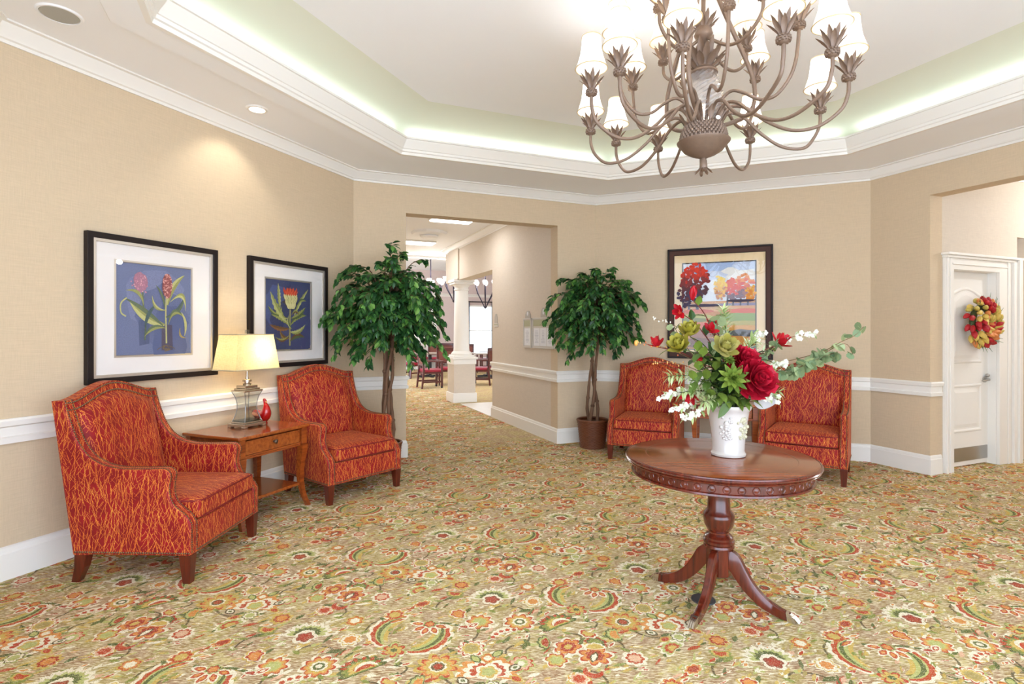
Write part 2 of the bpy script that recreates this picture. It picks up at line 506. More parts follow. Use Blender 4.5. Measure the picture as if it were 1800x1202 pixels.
def arc(c, r, a0, a1, w, col, lay, scal=0, n=24, asp=1.0, ang=0):
    o, q = [], []
    for i in range(n + 1):
        t = i / n; a = radians(a0 + (a1 - a0) * t); ww = w * sin(pi * min(max(t, .02), .98)) ** .6
        s_ = 1 + (scal * abs(sin(t * n * .9)) if scal else 0)
        for lst, rr in ((o, r + ww * .5 * s_), (q, r - ww * .5)):
            x, y = rr * cos(a), rr * sin(a) * asp
            lst.append((c[0] + x * cos(ang) - y * sin(ang), c[1] + x * sin(ang) + y * cos(ang)))
    for i in range(n): tp([o[i], o[i + 1], q[i + 1], q[i]], col, lay)
def fan(c, r, ang, cols, n=7, spread=250, lay=2, sc=(1, .8, .58, .34), asp=.8):
    for i, (k, col) in enumerate(zip(sc, cols)):
        pts = [(0, -r * .25 * k)]
        m = n * 6
        for j in range(m + 1):
            a = radians(90 - spread / 2 + spread * j / m)
            rr = r * k * (.82 + .18 * abs(sin(pi * n * j / m)))
            pts.append((rr * cos(a), rr * sin(a) * asp))
        tp([(c[0] + x * cos(ang) - y * sin(ang), c[1] + x * sin(ang) + y * cos(ang)) for x, y in pts], col, lay + i)
def vine(pts, w, col, lay=0):
    P = smoothpath([(p[0], p[1], 0) for p in pts], 5)
    for i in range(len(P) - 1):
        d = (P[i + 1] - P[i]).normalized(); nn = Vector((-d.y, d.x, 0)) * w * .5
        a, b_, c, e = P[i] + nn, P[i + 1] + nn, P[i + 1] - nn, P[i] - nn
        tp([(q.x, q.y) for q in (a, b_, c, e)], col, lay)
UP = radians(-22.5)
# great open rosette of two scalloped crescents with petals
c0 = (0.0, -.07)
for a0, a1 in ((82, 205), (-112, 18)):
    arc(c0, .155, a0, a1, .078, CRM, 1, .45); arc(c0, .152, a0 + 4, a1 - 4, .056, RED, 2, .4)
    arc(c0, .143, a0 + 6, a1 - 6, .046, LGN, 3); arc(c0, .146, a0 + 14, a1 - 12, .016, DGN, 4, .6); arc(c0, .118, a0 + 10, a1 - 10, .035, YEL, 1)
for a in (150, 195, 232, 275, 320): leafp((.10 + .058 * cos(radians(a)), -.035 + .058 * sin(radians(a))), .085, .042, radians(a), (CRM, RED, ORA), 3)
flower((.10, -.03), .03, 6, (DGN, RED, ORA), 0, 6); vine([(.02, .03), (.06, .0), (.1, -.03), (.17, -.05), (.23, -.10)], .016, DGN, 2)
leafp((.25, -.12), .09, .03, -.5, (CRM, RED2), 3); leafp((-.04, .06), .12, .03, .1, (CRM, RED, ORA), 3)
# red and white palmette
c = (.234, .49); fan(c, .135, UP, (ORA, CRM, RED, MAR), 9); flower((c[0], c[1] - .005), .05, 5, (CRM, YEL, LGN), UP, 6)
flower((c[0] + .03, c[1] + .085), .032, 4, (RED, ORA, CRM), UP, 5)
for s in (-1, 1):
    leafp((c[0] + .03 + s * .05, c[1] + .1), .075, .04, UP + s * .5 + pi / 2 - s * 1.2, (DGN, LGN), 4); leafp((c[0] + s * .115, c[1] - .02), .07, .045, UP + s * .7, (DRK, CRM, DGN), 5)
    leafp((c[0] + s * .09, c[1] - .09), .07, .04, UP - s * .6, (YEL, RED), 4)
flower((c[0] - .02, c[1] - .1), .04, 7, (DRK, CRM, LGN), UP, 3)
# cream and green palmette
c = (.47, .11); fan(c, .115, UP, (CRM, LGN, DGN, CRM), 9, 220); flower((c[0] - .01, c[1] - .03), .05, 5, (CRM, MAR, RED2), UP, 6)
for k in range(7): leafp((c[0] + .09 * cos(radians(20 + 23 * k - 22)), c[1] + .08 * sin(radians(20 + 23 * k - 22))), .045, .016, radians(20 + 23 * k - 22), (CRM,), 6)
# round flowers
flower((.508, .793), .075, 9, (RED, ORA, YEL, CRM, DGN, CRM), .2, 2, sc=(1, .85, .68, .5, .34, .18))
flower((.05, .599), .088, 9, (RED, ORA, YEL, CRM, DRK, RED2), .1, 2, depth=.4, sc=(1, .86, .70, .44, .34, .22))
flower((.254, .013), .045, 6, (CRM, RED, ORA), 0); flower((.329, .868), .065, 8, (RED, ORA, YEL, LGN), .3, sc=(1, .84, .66, .5)); leafp((.29, .85), .07, .04, .3, (CRM, RED, CRM), 5)
flower((.221, .671), .062, 10, (RED, CRM, YEL, OLV), 0, sc=(1, .86, .72, .5)); flower((.625, .518), .075, 7, (RED, ORA, RED2, YEL), .4, asp=.75)
flower((.383, .486), .055, 8, (RED, PNK, LGN, CRM), .1); flower((.531, .45), .05, 6, (RED, YEL, LGN), .5); flower((.82, .789), .055, 6, (RED, YEL, DGN), .2, depth=.5, sc=(1, .72, .3))
flower((.112, .175), .055, 7, (CRM, ORA, RED2), .2, asp=.6); flower((.85, .33), .05, 8, (CRM, RED, PNK), .3); flower((.65, .95), .05, 7, (YEL, CRM, ORA), .3)
flower((.88, .12), .05, 8, (ORA, RED, YEL), .1); flower((.69, .14), .042, 6, (RED, ORA, CRM), .2); flower((.36, .30), .048, 8, (YEL, RED2, ORA), 0); flower((.56, .30), .045, 7, (CRM, PNK, RED), .4)
# upright red palmette with green cap and white heart
c = (.702, .415); fan((c[0] + .055, c[1] + .085), .055, UP - .4, (RED2, DGN, GRN), 5); flower(c, .075, 7, (RED, ORA, RED2), UP, 3, depth=.4); leafp((c[0] - .01, c[1] - .01), .085, .034, UP + 1.2, (DRK, CRM), 7)
fan((c[0] + .03, c[1] + .05), .05, UP, (CRM, YEL), 5, 200, 6); arc((c[0] - .06, c[1] - .09), .035, 120, 330, .03, RED, 3)
# green scalloped fan
c = (.673, .709); fan(c, .105, UP + .6, (DGN, GRN, YEL, RED), 9, 230); arc((c[0] + .02, c[1] - .02), .05, 20, 170, .02, CRM, 6); arc((c[0] + .02, c[1] - .02), .033, 20, 170, .016, RED, 6)
for k in range(6): leafp((c[0] + .075 * cos(radians(20 + 28 * k)), c[1] + .07 * sin(radians(20 + 28 * k))), .03, .018, radians(20 + 28 * k), (RED,), 6)
# half fan, seed arc, tulips
fan((.553, .585), .06, UP + pi / 2, (DGN, LGN, RED2), 5, 190); arc((.41, .66), .09, 50, 150, .04, CRM, 2, .4)
for k in range(5): tp(lobed((.41 + .09 * cos(radians(60 + 20 * k)), .66 + .09 * sin(radians(60 + 20 * k))), .012, 5), RED, 4)
fan((.763, .577), .05, 2.2, (CRM, RED, YEL), 5); fan((.247, .956 - .0), .042, -.8, (CRM, RED2, ORA), 5, 200); fan((.13, .33), .075, .4, (CRM, LGN, RED, YEL), 7); fan((.92 * .95, .52), .06, 1.3, (DGN, LGN, ORA), 7)
fan((.30, .22), .05, 2.6, (GRN, YEL, RED), 5)
for p in (((.508, .72), (.50, .66), (.47, .62)), ((.673, .62), (.72, .58), (.70, .53)), ((.05, .52), (.08, .46), (.13, .42), (.17, .43)), ((.34, .55), (.36, .6), (.40, .62), (.45, .60)),
          ((.30, .80), (.27, .75), (.22, .72)), ((.62, .20), (.66, .25), (.64, .32), (.58, .35)), ((.85, .40), (.86, .46), (.83, .52)), ((.82, .70), (.85, .64), (.80, .60)),
          ((.16, .10), (.2, .16), (.26, .18)), ((.72, .02), (.76, .08), (.82, .1)), ((.42, .94), (.47, .97), (.55, .93), (.58, .88)), ((.15, .78), (.12, .73), (.14, .68))):
    vine(p, .010, DRK, 0)
    leafp((p[-1][0], p[-1][1]), .06, .022, p[-1][0] * 37, (DGN,), 1); leafp((p[0][0], p[0][1]), .05, .02, p[0][1] * 29, (GRN,), 1)
rnd = random.Random(11)
for k in range(430):
    p = (rnd.uniform(0, .92), rnd.uniform(0, .97)); an = rnd.uniform(-.5, .9)
    cc = rnd.choice(((CRM,), (YEL,), (LGN, YEL), (OLV,), (GRN,), (YEL, CRM), (LGN,), (RED,), (CRM, ORA), (CRM, RED), (CRM,), (LGN, CRM), (YEL,), (OLV, YEL), (PNK,), (CRM, RED), (DGN,)))
    leafp(p, rnd.uniform(.025, .085), rnd.uniform(.009, .024), an, cc, 0 if k % 3 else 1, sc=(1, .6))
tile.sort(key=lambda q: q[2])
fl = MB()
_oc = [octp(a, ROCT + .15) for a in (0, -45, -90, -135, -180, -225)]
fl.poly([(8.5, 7.2), (8.5, 2.0), (5.3, 2.0)] + [tuple(p) for p in _oc] + [(-2.0, 6.4), (-9, 9), (-9, 26), (6, 26)], 0, None, (0, 0, 0, 0))
tM0 = Matrix.Translation((-.5, 2.614, 0)) @ Matrix.Rotation(radians(22.5), 4, 'Z')
HALLD = Vector((-sin(radians(22.5)), cos(radians(22.5))))
dA = (AB - LA).normalized()
HPT = LA + dA * 2.482                              # right-hand jamb of the wide opening
JPT = BC + (CD - BC).normalized() * .59
for i in range(-9, 12):
    for j in range(-5, 15):
        c = tM0 @ Vector((.92 * (i + .5), .97 * (j + .5), 0))
        rel = Vector((c.x, c.y)) - HPT
        u, v = rel.dot(HALLD), rel.dot(Vector((HALLD.y, -HALLD.x)))
        inoct = hypot(c.x - CX, c.y - CYR) < 4.35 and c.y > .3 and abs(c.x) < c.y * 1.02 + .9
        inhall = -.6 < u < 8.5 and (-3.4 < v < .5) and c.x / c.y < -.01 and c.x / c.y > -.3
        indoor = 4.0 < c.x < 7.2 and 3.2 < c.y < 6.4 and c.x < c.y * 1.05 + .6
        if not (inoct or inhall or indoor): continue
        T = tM0 @ Matrix.Translation((.92 * i, .97 * j, 0))
        far = c.y > 8
        for rank, (pts, col, lay) in enumerate(tile):
            if far and lay > 5: continue
            fl.poly(pts, .0002 + .0000012 * rank, T, col)
flo = struct('floor', fl, CARPET, fixn=False, uv=False)

# ------------------------------------------------------------------ lobby shell
ZC = 3.15
T = .19
kx = T * math.tan(pi / 8)
def wallseg(mb, M, L, x0, x1, z0, z1, e0=False, e1=False, t=T):
    a = -kx if e0 else 0; b_ = kx if e1 else 0
    lo = [(x0, 0, z0), (x1, 0, z0), (x1 + b_, t, z0), (x0 + a, t, z0)]
    hi = [(p[0], p[1], z1) for p in lo]
    mb.hexa(lo, hi, M)
WM = {}
for nm, P, Q in (('wall_left', K0, LA), ('wall_back_left', LA, AB), ('wall_back_right', AB, BC), ('wall_right', BC, CD), ('wall_near_left', KF, K0), ('wall_near_right', CD, DF)):
    M = wallM(P, Q); L = (Q - P).length; WM[nm] = (M, L)
    mb = MB()
    if nm == 'wall_back_left':
        wallseg(mb, M, L, 0, .57, 0, ZC, True); wallseg(mb, M, L, 2.482, L, 0, ZC, False, True); wallseg(mb, M, L, .57, 2.482, 2.745, ZC)
    elif nm == 'wall_right':
        wallseg(mb, M, L, 0, .59, 0, ZC, True); wallseg(mb, M, L, 2.85, L, 0, ZC, False, True); wallseg(mb, M, L, .59, 2.85, 2.755, ZC)
    else: wallseg(mb, M, L, 0, L, 0, ZC, True, True)
    struct(nm, mb, WALL, uv=False)
BASE = [(0, 0), (.018, 0), (.018, .150), (.011, .158), (.010, .176), (.004, .187), (0, .19)]
RAIL = [(0, .772), (.022, .774), (.025, .806), (.012, .814), (.014, .866), (.027, .874), (.032, .903), (.024, .915), (0, .915)]
CROWN = [(0, 3.048), (.011, 3.048), (.014, 3.066), (.026, 3.072), (.034, 3.088), (.072, 3.122), (.082, 3.138), (.106, 3.140), (.106, 3.15), (0, 3.15)]
NA = HALLD
COUT = Vector((cos(radians(22.5)), sin(radians(22.5))))
hallfar = HPT + NA * 2.354
pathL = [KF, K0, LA, LA + dA * .57, LA + dA * .57 + NA * .3]
pathR = [hallfar + Vector((NA.y, -NA.x)) * .15, hallfar, HPT, AB, BC, JPT, JPT + COUT * .172]
pathD = [CD + (BC - CD).normalized() * .18, CD, DF]
for i, pth in enumerate((pathL, pathR, pathD)):
    sd = ('left', 'right', 'far_right')[i]
    struct('baseboard_' + sd, sweep(pth, BASE), TRIM, smooth=30)
    struct('trim_%d' % (i + 1), sweep(pth, RAIL), TRIM, smooth=30)
struct('trim_4', sweep([KF, K0, LA, AB, BC, CD, DF], CROWN), TRIM, smooth=30)
ceil = MB(); 
ceil.v, ceil.f, ceil.c = (lambda r: (r.v, r.f, r.c))(octring([(APO + .2, 3.15), (2.813, 3.15)]))
struct('ceiling', ceil, CEIL, uv=False)
struct('trim_5', octring([(3.03, 3.151), (3.03, 3.132), (3.025, 3.128), (2.82, 3.128), (2.813, 3.151)], True), CEIL, smooth=30)
struct('trim_6', octring([(2.845, 3.122), (2.812, 3.122), (2.806, 3.146), (2.795, 3.152), (2.79, 3.172), (2.782, 3.176), (2.772, 3.196), (2.742, 3.235), (2.735, 3.252), (2.722, 3.254), (2.722, 3.270), (2.83, 3.272)], True), TRIM, smooth=30)
vault = [(2.83, 3.27), (3.02, 3.272)] + [(3.02 - .62 * (k / 8), 3.29 + .215 * sin(pi / 2 * (k / 8)) ** 1.0) for k in range(9)]
struct('ceiling_vault', octring(vault), VAULT, smooth=40)
struct('ceiling_tray', MB().poly([octp(45 * k, 2.41 / cos(pi / 8)) for k in range(8)], 3.503), CEIL, uv=False)

# ------------------------------------------------------------------ hallway, dining room beyond
HM = Matrix(((NA.x, NA.y, 0, HPT.x), (NA.y, -NA.x, 0, HPT.y), (0, 0, 1, 0), (0, 0, 0, 1)))   # x along the hall, y to its right
def hp(u, v, z=0): return HM @ Vector((u, v, z))
mb = MB(); mb.box(T, 2.354, 0, .15, 0, ZC, HM); mb.box(2.354, 5.2, 0, .26, 2.44, ZC, HM); mb.box(4.22, 4.95, -.03, .285, 2.46, 3.06, HM)
struct('wall_hall_right', mb, HALLWALL, uv=False)
mb = MB(); mb.box(T, 6.0, -2.06, -1.91, 0, ZC, HM); struct('wall_hall_left', mb, HALLWALL, uv=False)
struct('trim_7', sweep([Vector(hp(5.2, .1).xy), Vector(hp(5.2, 0).xy), Vector(hp(T, 0).xy)], CROWN), TRIM, smooth=30)
mb = MB(); mb.box(T - .1, 6.2, -2.2, 6.5, ZC, ZC + .06, HM); struct('ceiling_hall', mb, CEIL, uv=False)
mb = MB(); mb.box(6.2, 6.3, -7, 8, 3.1, 3.75, HM); mb.box(6.2, 14.6, -7, 8, 3.75, 3.8, HM); struct('ceiling_dining', mb, CEIL, uv=False)
PINKWALL = wallpaper('dining_wallpaper', (206, 188, 182))
mb = MB()
WINV0, WINV1, FARU = 3.35, 4.45, 14.2
mb.box(FARU, FARU + .15, -7, WINV0, 0, 3.8, HM); mb.box(FARU, FARU + .15, WINV1, 8, 0, 3.8, HM); mb.box(FARU, FARU + .15, WINV0, WINV1, 0, .5, HM); mb.box(FARU, FARU + .15, WINV0, WINV1, 2.45, 3.8, HM)
mb.box(0.2, FARU, 7.85, 8, 0, 3.8, HM)
struct('wall_dining', mb, PINKWALL, uv=False)
struct('trim_8', sweep([Vector(hp(FARU, -7).xy), Vector(hp(FARU, 8).xy)], [(o * 1.3, z - .3 + .02) for o, z in CROWN]), TRIM)
# window with sheer daylight pane
wnd = struct('window_1', MB().box(FARU - .02, FARU + .03, WINV0, WINV1, .5, .56, HM).box(FARU - .02, FARU + .03, WINV0, WINV1, 2.39, 2.45, HM).box(FARU - .02, FARU + .03, WINV0, WINV0 + .05, .56, 2.39, HM).box(FARU - .02, FARU + .03, WINV1 - .05, WINV1, .56, 2.39, HM).box(FARU - .01, FARU + .02, WINV0, WINV1, 1.44, 1.48, HM), TRIM, uv=False)
SKYPANE = mat('daylit_pane', (226, 240, 248), .5, emit=1.6)
obj('pane', MB().box(FARU + .06, FARU + .07, WINV0, WINV1, .5, 2.45, HM), SKYPANE, wnd, uv=False, kind='structure')
CURT = mat('grey_curtain', (92, 96, 108), .8)
for k, (a, b_, lb) in enumerate(((WINV0 - .28, WINV0 + .10, 'grey curtain hanging left of the far dining room window'), (WINV1 - .1, WINV1 + .28, 'grey curtain hanging right of the far dining room window, mostly behind the hall wall'))):
    mb = MB(); mb.grid(lambda u, v, a=a, b_=b_: (FARU - .10 + .03 * sin(u * 26), a + (b_ - a) * u, .25 + 2.3 * v), 30, 3, HM)
    mb.grid(lambda u, v, a=a, b_=b_: (FARU - .08 + .03 * sin(u * 26), a + (b_ - a) * u, .25 + 2.3 * v), 30, 3, HM)
    tag(obj('curtain', mb, CURT, smooth=60, uv=False), lb, 'curtain')
mb = MB().tube([hp(FARU - .09, WINV0 - .4, 2.58), hp(FARU - .09, WINV1 + .4, 2.58)], .02, 8)
tag(obj('curtain_rod', mb, BLACKFRAME, smooth=40, uv=False), 'dark curtain rod above the far dining room window', 'curtain rod')
# white panelled double door on the far dining wall
dd = struct('door_2', MB().box(FARU - .06, FARU - .001, .35, 2.15, 0, 2.5, HM), TRIM, uv=False, bevel=.004)
for v0 in (.45, 1.28):
    for z0, z1 in ((.2, .95), (1.1, 1.7), (1.8, 2.35)):
        obj('door_panel', MB().box(FARU - .075, FARU - .058, v0, v0 + .72, z0, z1, HM), TRIM, dd, uv=False, bevel=.008, kind='structure')
# stone strip where the hall opens to the right
TILE = mat('pale_plank_tile', (226, 220, 212), .35, noise=.06, nscale=3)
struct('floor_threshold', MB().box(2.42, 4.1, .02, 2.2, 0, .006, HM).box(2.42, 4.1, -.02, .02, 0, .009, HM), TILE, uv=False)
# column on a panelled pedestal
CU, CV = 4.5, .13
col = thing('column', 'white round column on a square beige pedestal at the end of the hall', 'column', hp(CU, CV), atan2(NA.y, NA.x))
obj('pedestal', MB().box(-.225, .225, -.225, .225, .19, .78), HALLWALL, col, uv=False)
obj('plinth', MB().box(-.25, .25, -.25, .25, 0, .19), TRIM, col, bevel=.01)
obj('pedestal_cap', MB().box(-.24, .24, -.24, .24, .76, .86).box(-.265, .265, -.265, .265, .86, .905).box(-.21, .21, -.21, .21, .905, .945), TRIM, col, bevel=.008)
obj('shaft', MB().lathe([(.205, .945), (.21, .97), (.19, 1.0), (.165, 1.02), (.158, 1.08), (.155, 1.5), (.142, 2.1), (.138, 2.24), (.152, 2.25), (.152, 2.27), (.14, 2.275), (.142, 2.31), (.17, 2.34), (.18, 2.36)], 36), TRIM, col, smooth=40)
obj('capital', MB().box(-.2, .2, -.2, .2, 2.36, 2.4).box(-.22, .22, -.22, .22, 2.4, 2.458), TRIM, col, bevel=.008)
# lights and diffuser on the hall ceiling
PANEL = mat('fluorescent_diffuser', (255, 252, 246), .6, emit=5)
for loc, lb in (((-.92, 8.36), 'bright ceiling light panel nearest the hall opening'), ((-1.82, 10.5), 'bright ceiling light panel deeper in the hall, past the diffuser')):
    t = thing('ceiling_light', lb, 'ceiling light', (loc[0], loc[1], ZC), atan2(NA.y, NA.x), 'hall ceiling lights')
    obj('frame', MB().box(-.17, .17, -.33, .33, -.03, 0), TRIM, t, bevel=.004)
    obj('diffuser', MB().box(-.15, .15, -.31, .31, -.045, -.03), PANEL, t, bevel=.004)
    lamp('panel_glow', 'AREA', (0, 0, -.06), 9, (.95, .98, 1.05), t, .3, (0, 0, 0), .62)
t = thing('ceiling_fixture', 'white stepped round ceiling diffuser between the two hall light panels', 'ceiling vent', (-1.446, 9.5, ZC), 0)
obj('plate', MB().lathe([(.0, -.10), (.14, -.10), (.16, -.085), (.16, -.07)], 24), CEIL, t, smooth=40)
obj('collar', MB().lathe([(.24, -.05), (.30, -.045), (.32, -.02), (.32, 0)], 8), CEIL, t)
obj('neck', MB().lathe([(.12, -.08), (.2, -.04)], 16), CEIL, t, smooth=40)
# ------------------------------------------------------------------ side hallway with the white door
DM = Matrix(((COUT.x, -COUT.y, 0, JPT.x), (COUT.y, COUT.x, 0, JPT.y), (0, 0, 1, 0), (0, 0, 0, 1)))   # x outward along the hallway wall, y behind it
def dp(u, v, z=0): return DM @ Vector((u, v, z))
mb = MB()
mb.box(T, .33, 0, .14, 0, ZC, DM); mb.box(.33, 1.12, 0, .14, 2.06, ZC, DM); mb.box(1.12, 1.505, 0, .14, 0, ZC, DM)
mb.box(1.505, 1.66, 0, .14, 2.44, ZC, DM); mb.box(1.66, 4, 0, .14, 0, ZC, DM); mb.box(1.40, 1.9, .5, .55, 0, 2.44, DM); mb.box(1.36, 1.505, .13, .5, 0, 2.44, DM); mb.box(1.36, 1.9, .1, .55, 2.44, 2.5, DM)
struct('wall_door', mb, HALLWALL, uv=False)
struct('wall_side_blocker', MB().box(T, 4.2, -2.42, -2.28, 0, ZC, DM).box(4.0, 4.15, -2.4, 0, 0, ZC, DM), HALLWALL, uv=False)  # unseen side and end walls, added to block outside light from the door
for z0, z1, d_, nm in ((0, .19, .016, 'baseboard_alcove'), (.772, .915, .024, 'trim_9')):
    struct(nm, MB().box(1.505, 1.9, .5 - d_, .5, z0, z1, DM), TRIM, uv=False, bevel=.004)
struct('trim_10', sweep([Vector(dp(T, 0).xy), Vector(dp(4, 0).xy)], CROWN), TRIM, smooth=30)
struct('ceiling_side', MB().box(T, 5, -4, .6, ZC, ZC + .05, DM), CEIL, uv=False)
lamp('side_hall_fill', 'POINT', dp(2.2, -1.15, 2.85), 36, (.97, .98, 1.0), None, .05)  # added fill lamp without a fixture, brightens the closed-off side hall
door = struct('door_1', MB().box(.33, 1.115, .075, .118, .012, 2.035, DM), TRIM, uv=False, bevel=.003)
cs = MB()
for d0, d1, w0, w1 in ((0, -.030, .20, .335), (-.030, -.044, .20, .232), (-.030, -.038, .26, .29)):
    cs.box(w0, w1, d1, d0, 0, 2.152, DM)
for d0, d1, w0, w1 in ((0, -.030, 1.118, 1.46), (-.030, -.075, 1.40, 1.46), (-.030, -.055, 1.34, 1.40), (-.030, -.040, 1.26, 1.30)):
    cs.box(w0, w1, d1, d0, 0, 2.18, DM)
cs.box(.204, 1.455, -.0295, -.001, 2.036, 2.188, DM); cs.box(.185, 1.475, -.055, 0, 2.15, 2.175, DM); cs.box(.17, 1.49, -.075, 0, 2.175, 2.20, DM); cs.box(.295, 1.255, -.041, -.002, 2.085, 2.10, DM)
cs.box(.30, .335, 0, .13, 0, 2.05, DM); cs.box(1.112, 1.14, 0, .13, 0, 2.05, DM); cs.box(.30, 1.14, 0, .13, 2.035, 2.06, DM)
struct('trim_11', cs, TRIM, uv=False, bevel=.004)
def panelshape(x0, x1, z0, z1, arch=0, inset=0):
    pts = [(x0 + inset, z0 + inset), (x1 - inset, z0 + inset), (x1 - inset, z1 - inset)]
    if arch:
        for k in range(1, 12):
            t = k / 12; pts.append((x1 - inset - (x1 - x0 - 2 * inset) * t, z1 - inset + arch * sin(pi * t)))
    pts.append((x0 + inset, z1 - inset))
    return pts
for z0, z1, ar, nm in ((.36, .86, 0, 'lower_panel'), (1.08, 1.80, .075, 'upper_panel')):
    mb = MB(); o = panelshape(.45, .995, z0, z1, ar); n = len(o)
    rings = [(0, .0745), (.010, .066), (.022, .066), (.034, .0735), (.05, .0735), (.085, .066)]
    vs = []; fs = []
    for ins, y in rings: vs += [(p[0], y, p[1]) for p in panelshape(.45, .995, z0, z1, ar, ins)]
    for r in range(len(rings) - 1):
        for j in range(n): fs.append((r * n + j, r * n + (j + 1) % n, (r + 1) * n + (j + 1) % n, (r + 1) * n + j))
    fs.append([(len(rings) - 1) * n + j for j in range(n)])
    mb.add(vs, fs, DM); obj(nm, mb, TRIM, door, uv=False, kind='structure')
obj('kick_plate', MB().box(.345, 1.10, .070, .0755, .06, .20, DM), STEEL, door, uv=False, kind='structure', label='brushed steel kick plate')
hb = MB(); hc = dp(1.05, .075, .90); Mh = Matrix.Translation(hc) @ Matrix.Rotation(atan2(COUT.y, COUT.x), 4, 'Z')
hb.lathe([(.0, 0), (.032, 0), (.032, .012), (.014, .016), (.012, .05), (.0, .052)], 18, Mh @ Matrix.Rotation(pi / 2, 4, 'X'))
hb.tube([(0, -.045, 0), (-.03, -.05, 0), (-.08, -.05, -.004), (-.12, -.045, -.008)], [.011, .012, .010, .008], 8, Mh)
hb.ball((0, -.028, .045), .022, Mh)
obj('door_handle', hb, STEEL, door, smooth=50, uv=False, kind='structure', label='steel lever handle')
# tulip wreath on the door
BUDS = [islandmat('wreath_red', [(0, (150, 16, 30)), (1, (196, 40, 44))], .5), islandmat('wreath_yellow', [(0, (206, 170, 66)), (1, (228, 200, 110))], .5),
        islandmat('wreath_orange', [(0, (206, 110, 62)), (1, (224, 150, 80))], .5), islandmat('wreath_olive', [(0, (170, 150, 60)), (1, (206, 186, 96))], .5)]
LEAFG = islandmat('leaf_green', [(0, (44, 84, 34)), (.5, (66, 112, 44)), (1, (104, 142, 62))], .45, transl=.25)
def budmesh(name, m):
    mb = MB(); mb.lathe([(.003, 0), (.019, .013), (.026, .037), (.023, .060), (.012, .080), (.002, .090)], 8, wob=lambda a, i: 1 + .10 * cos(3 * a))
    return mesh_from(name, mb, m, 50, uv=False)
budme = [budmesh('tulip_bud', m) for m in BUDS]
wc = dp(.80, -.008, 1.505)
wr = thing('wreath', 'round wreath of red and yellow tulip buds hanging on the white door', 'wreath', wc, atan2(COUT.y, COUT.x))
rnd = random.Random(5)
tw = MB(); tw.tube([(.16 * cos(2 * pi * k / 24), -.02, .16 * sin(2 * pi * k / 24)) for k in range(25)], .03, 8)
obj('twig_ring', tw, mat('wreath_base', (70, 76, 36), .8), wr, smooth=60, uv=False)
for k in range(98):
    a = 2 * pi * k / 98 * 7.03 + rnd.uniform(-.1, .1); q4 = k % 5; r0 = (.085, .135, .18, .22, .225)[q4] + rnd.uniform(-.012, .012)
    sec = int((a % (2 * pi)) / (2 * pi) * 7)
    ci = rnd.choice(((1, 1, 3), (0, 0, 2), (1, 3, 2), (0, 0, 1), (1, 1, 2), (0, 2, 0), (3, 1, 0))[sec])
    tilt = (-.6, .2, .9, 1.2, 1.5)[q4] + rnd.uniform(-.3, .3)
    rad = Vector((cos(a), 0, sin(a))); tan_ = Vector((-sin(a), 0, cos(a)))
    d = (rad * sin(tilt) * .7 + Vector((0, -1, 0)) * cos(tilt) * .6 + tan_ * .75).normalized()
    p = rad * (r0 - .02) + Vector((0, (-.06, -.085, -.075, -.05, -.015)[q4], 0))
    obj('tulip_bud', budme[ci], None, wr, loc=p, rot=Vector((0, 0, 1)).rotation_difference(d).to_euler())
gm = MB()
for k in range(46):
    a = rnd.uniform(0, 2 * pi); r0 = rnd.choice((.09, .2, .22)); p = Vector((r0 * cos(a), -.04, r0 * sin(a))); q = p + Vector((cos(a + .6) * .1 * (1 if r0 > .1 else -.4), rnd.uniform(-.06, 0), sin(a + .6) * .1 * (1 if r0 > .1 else -.4)))
    gm.tube([p, (p + q) / 2 + Vector((0, -.01, 0)), q], [.003, .003, .001], 4)
obj('greenery', gm, LEAFG, wr, uv=False, kind='stuff')

# ------------------------------------------------------------------ framed pictures
ART = tintmat('printed_paper')
MATB = mat('ivory_mat_board', (236, 230, 226), .7, noise=.02, nscale=60)
CREAMB = mat('cream_mat_board', (232, 206, 160), .7, noise=.03, nscale=60)
FILLET = mat('silver_fillet', (206, 198, 188), .3, metal=.6)
class Art:
    def __init__(s, w, h, bg): s.mb = MB(); s.w, s.h, s.k = w, h, 0; s.p([(0, 0), (1, 0), (1, 1), (0, 1)], bg)
    def p(s, pts, col):
        s.mb.add([(x * s.w - s.w / 2, -.00004 * s.k, y * s.h - s.h / 2) for x, y in pts], [list(range(len(pts)))], None, lin(col)); s.k += 1
    def leaf(s, x0, y0, x1, y1, w, bend, c, c2=None, serr=0):
        A, B = Vector((x0, y0)), Vector((x1, y1)); d = B - A; nn = Vector((-d.y, d.x)).normalized(); N = 14; up, dn, md = [], [], []
        for i in range(N + 1):
            t = i / N; q = A + d * t + nn * bend * 4 * t * (1 - t); ww = w * sin(pi * min(.97, t * .9 + .07)) ** .9
            if serr and i % 2: ww *= 1 - serr
            up.append(q + nn * ww); dn.append(q - nn * ww); md.append(q)
        s.p([tuple(q) for q in up + dn[::-1]], c)
        if c2: s.p([tuple(q) for q in up + md[::-1]], c2)
    def blob(s, cx, cy, rx, ry, c, jit=.15, n=18, seed=1):
        r = random.Random(seed); s.p([(cx + rx * (1 - jit * r.random()) * cos(2 * pi * i / n), cy + ry * (1 - jit * r.random()) * sin(2 * pi * i / n)) for i in range(n)], c)
    def line(s, pts, w, c):
        P = smoothpath([(a, b, 0) for a, b in pts], 5)
        for i in range(len(P) - 1):
            d = (P[i + 1] - P[i]).normalized(); nn = Vector((-d.y, d.x, 0)) * w
            s.p([tuple((q).xy) for q in (P[i] + nn, P[i + 1] + nn, P[i + 1] - nn, P[i] - nn)], c)

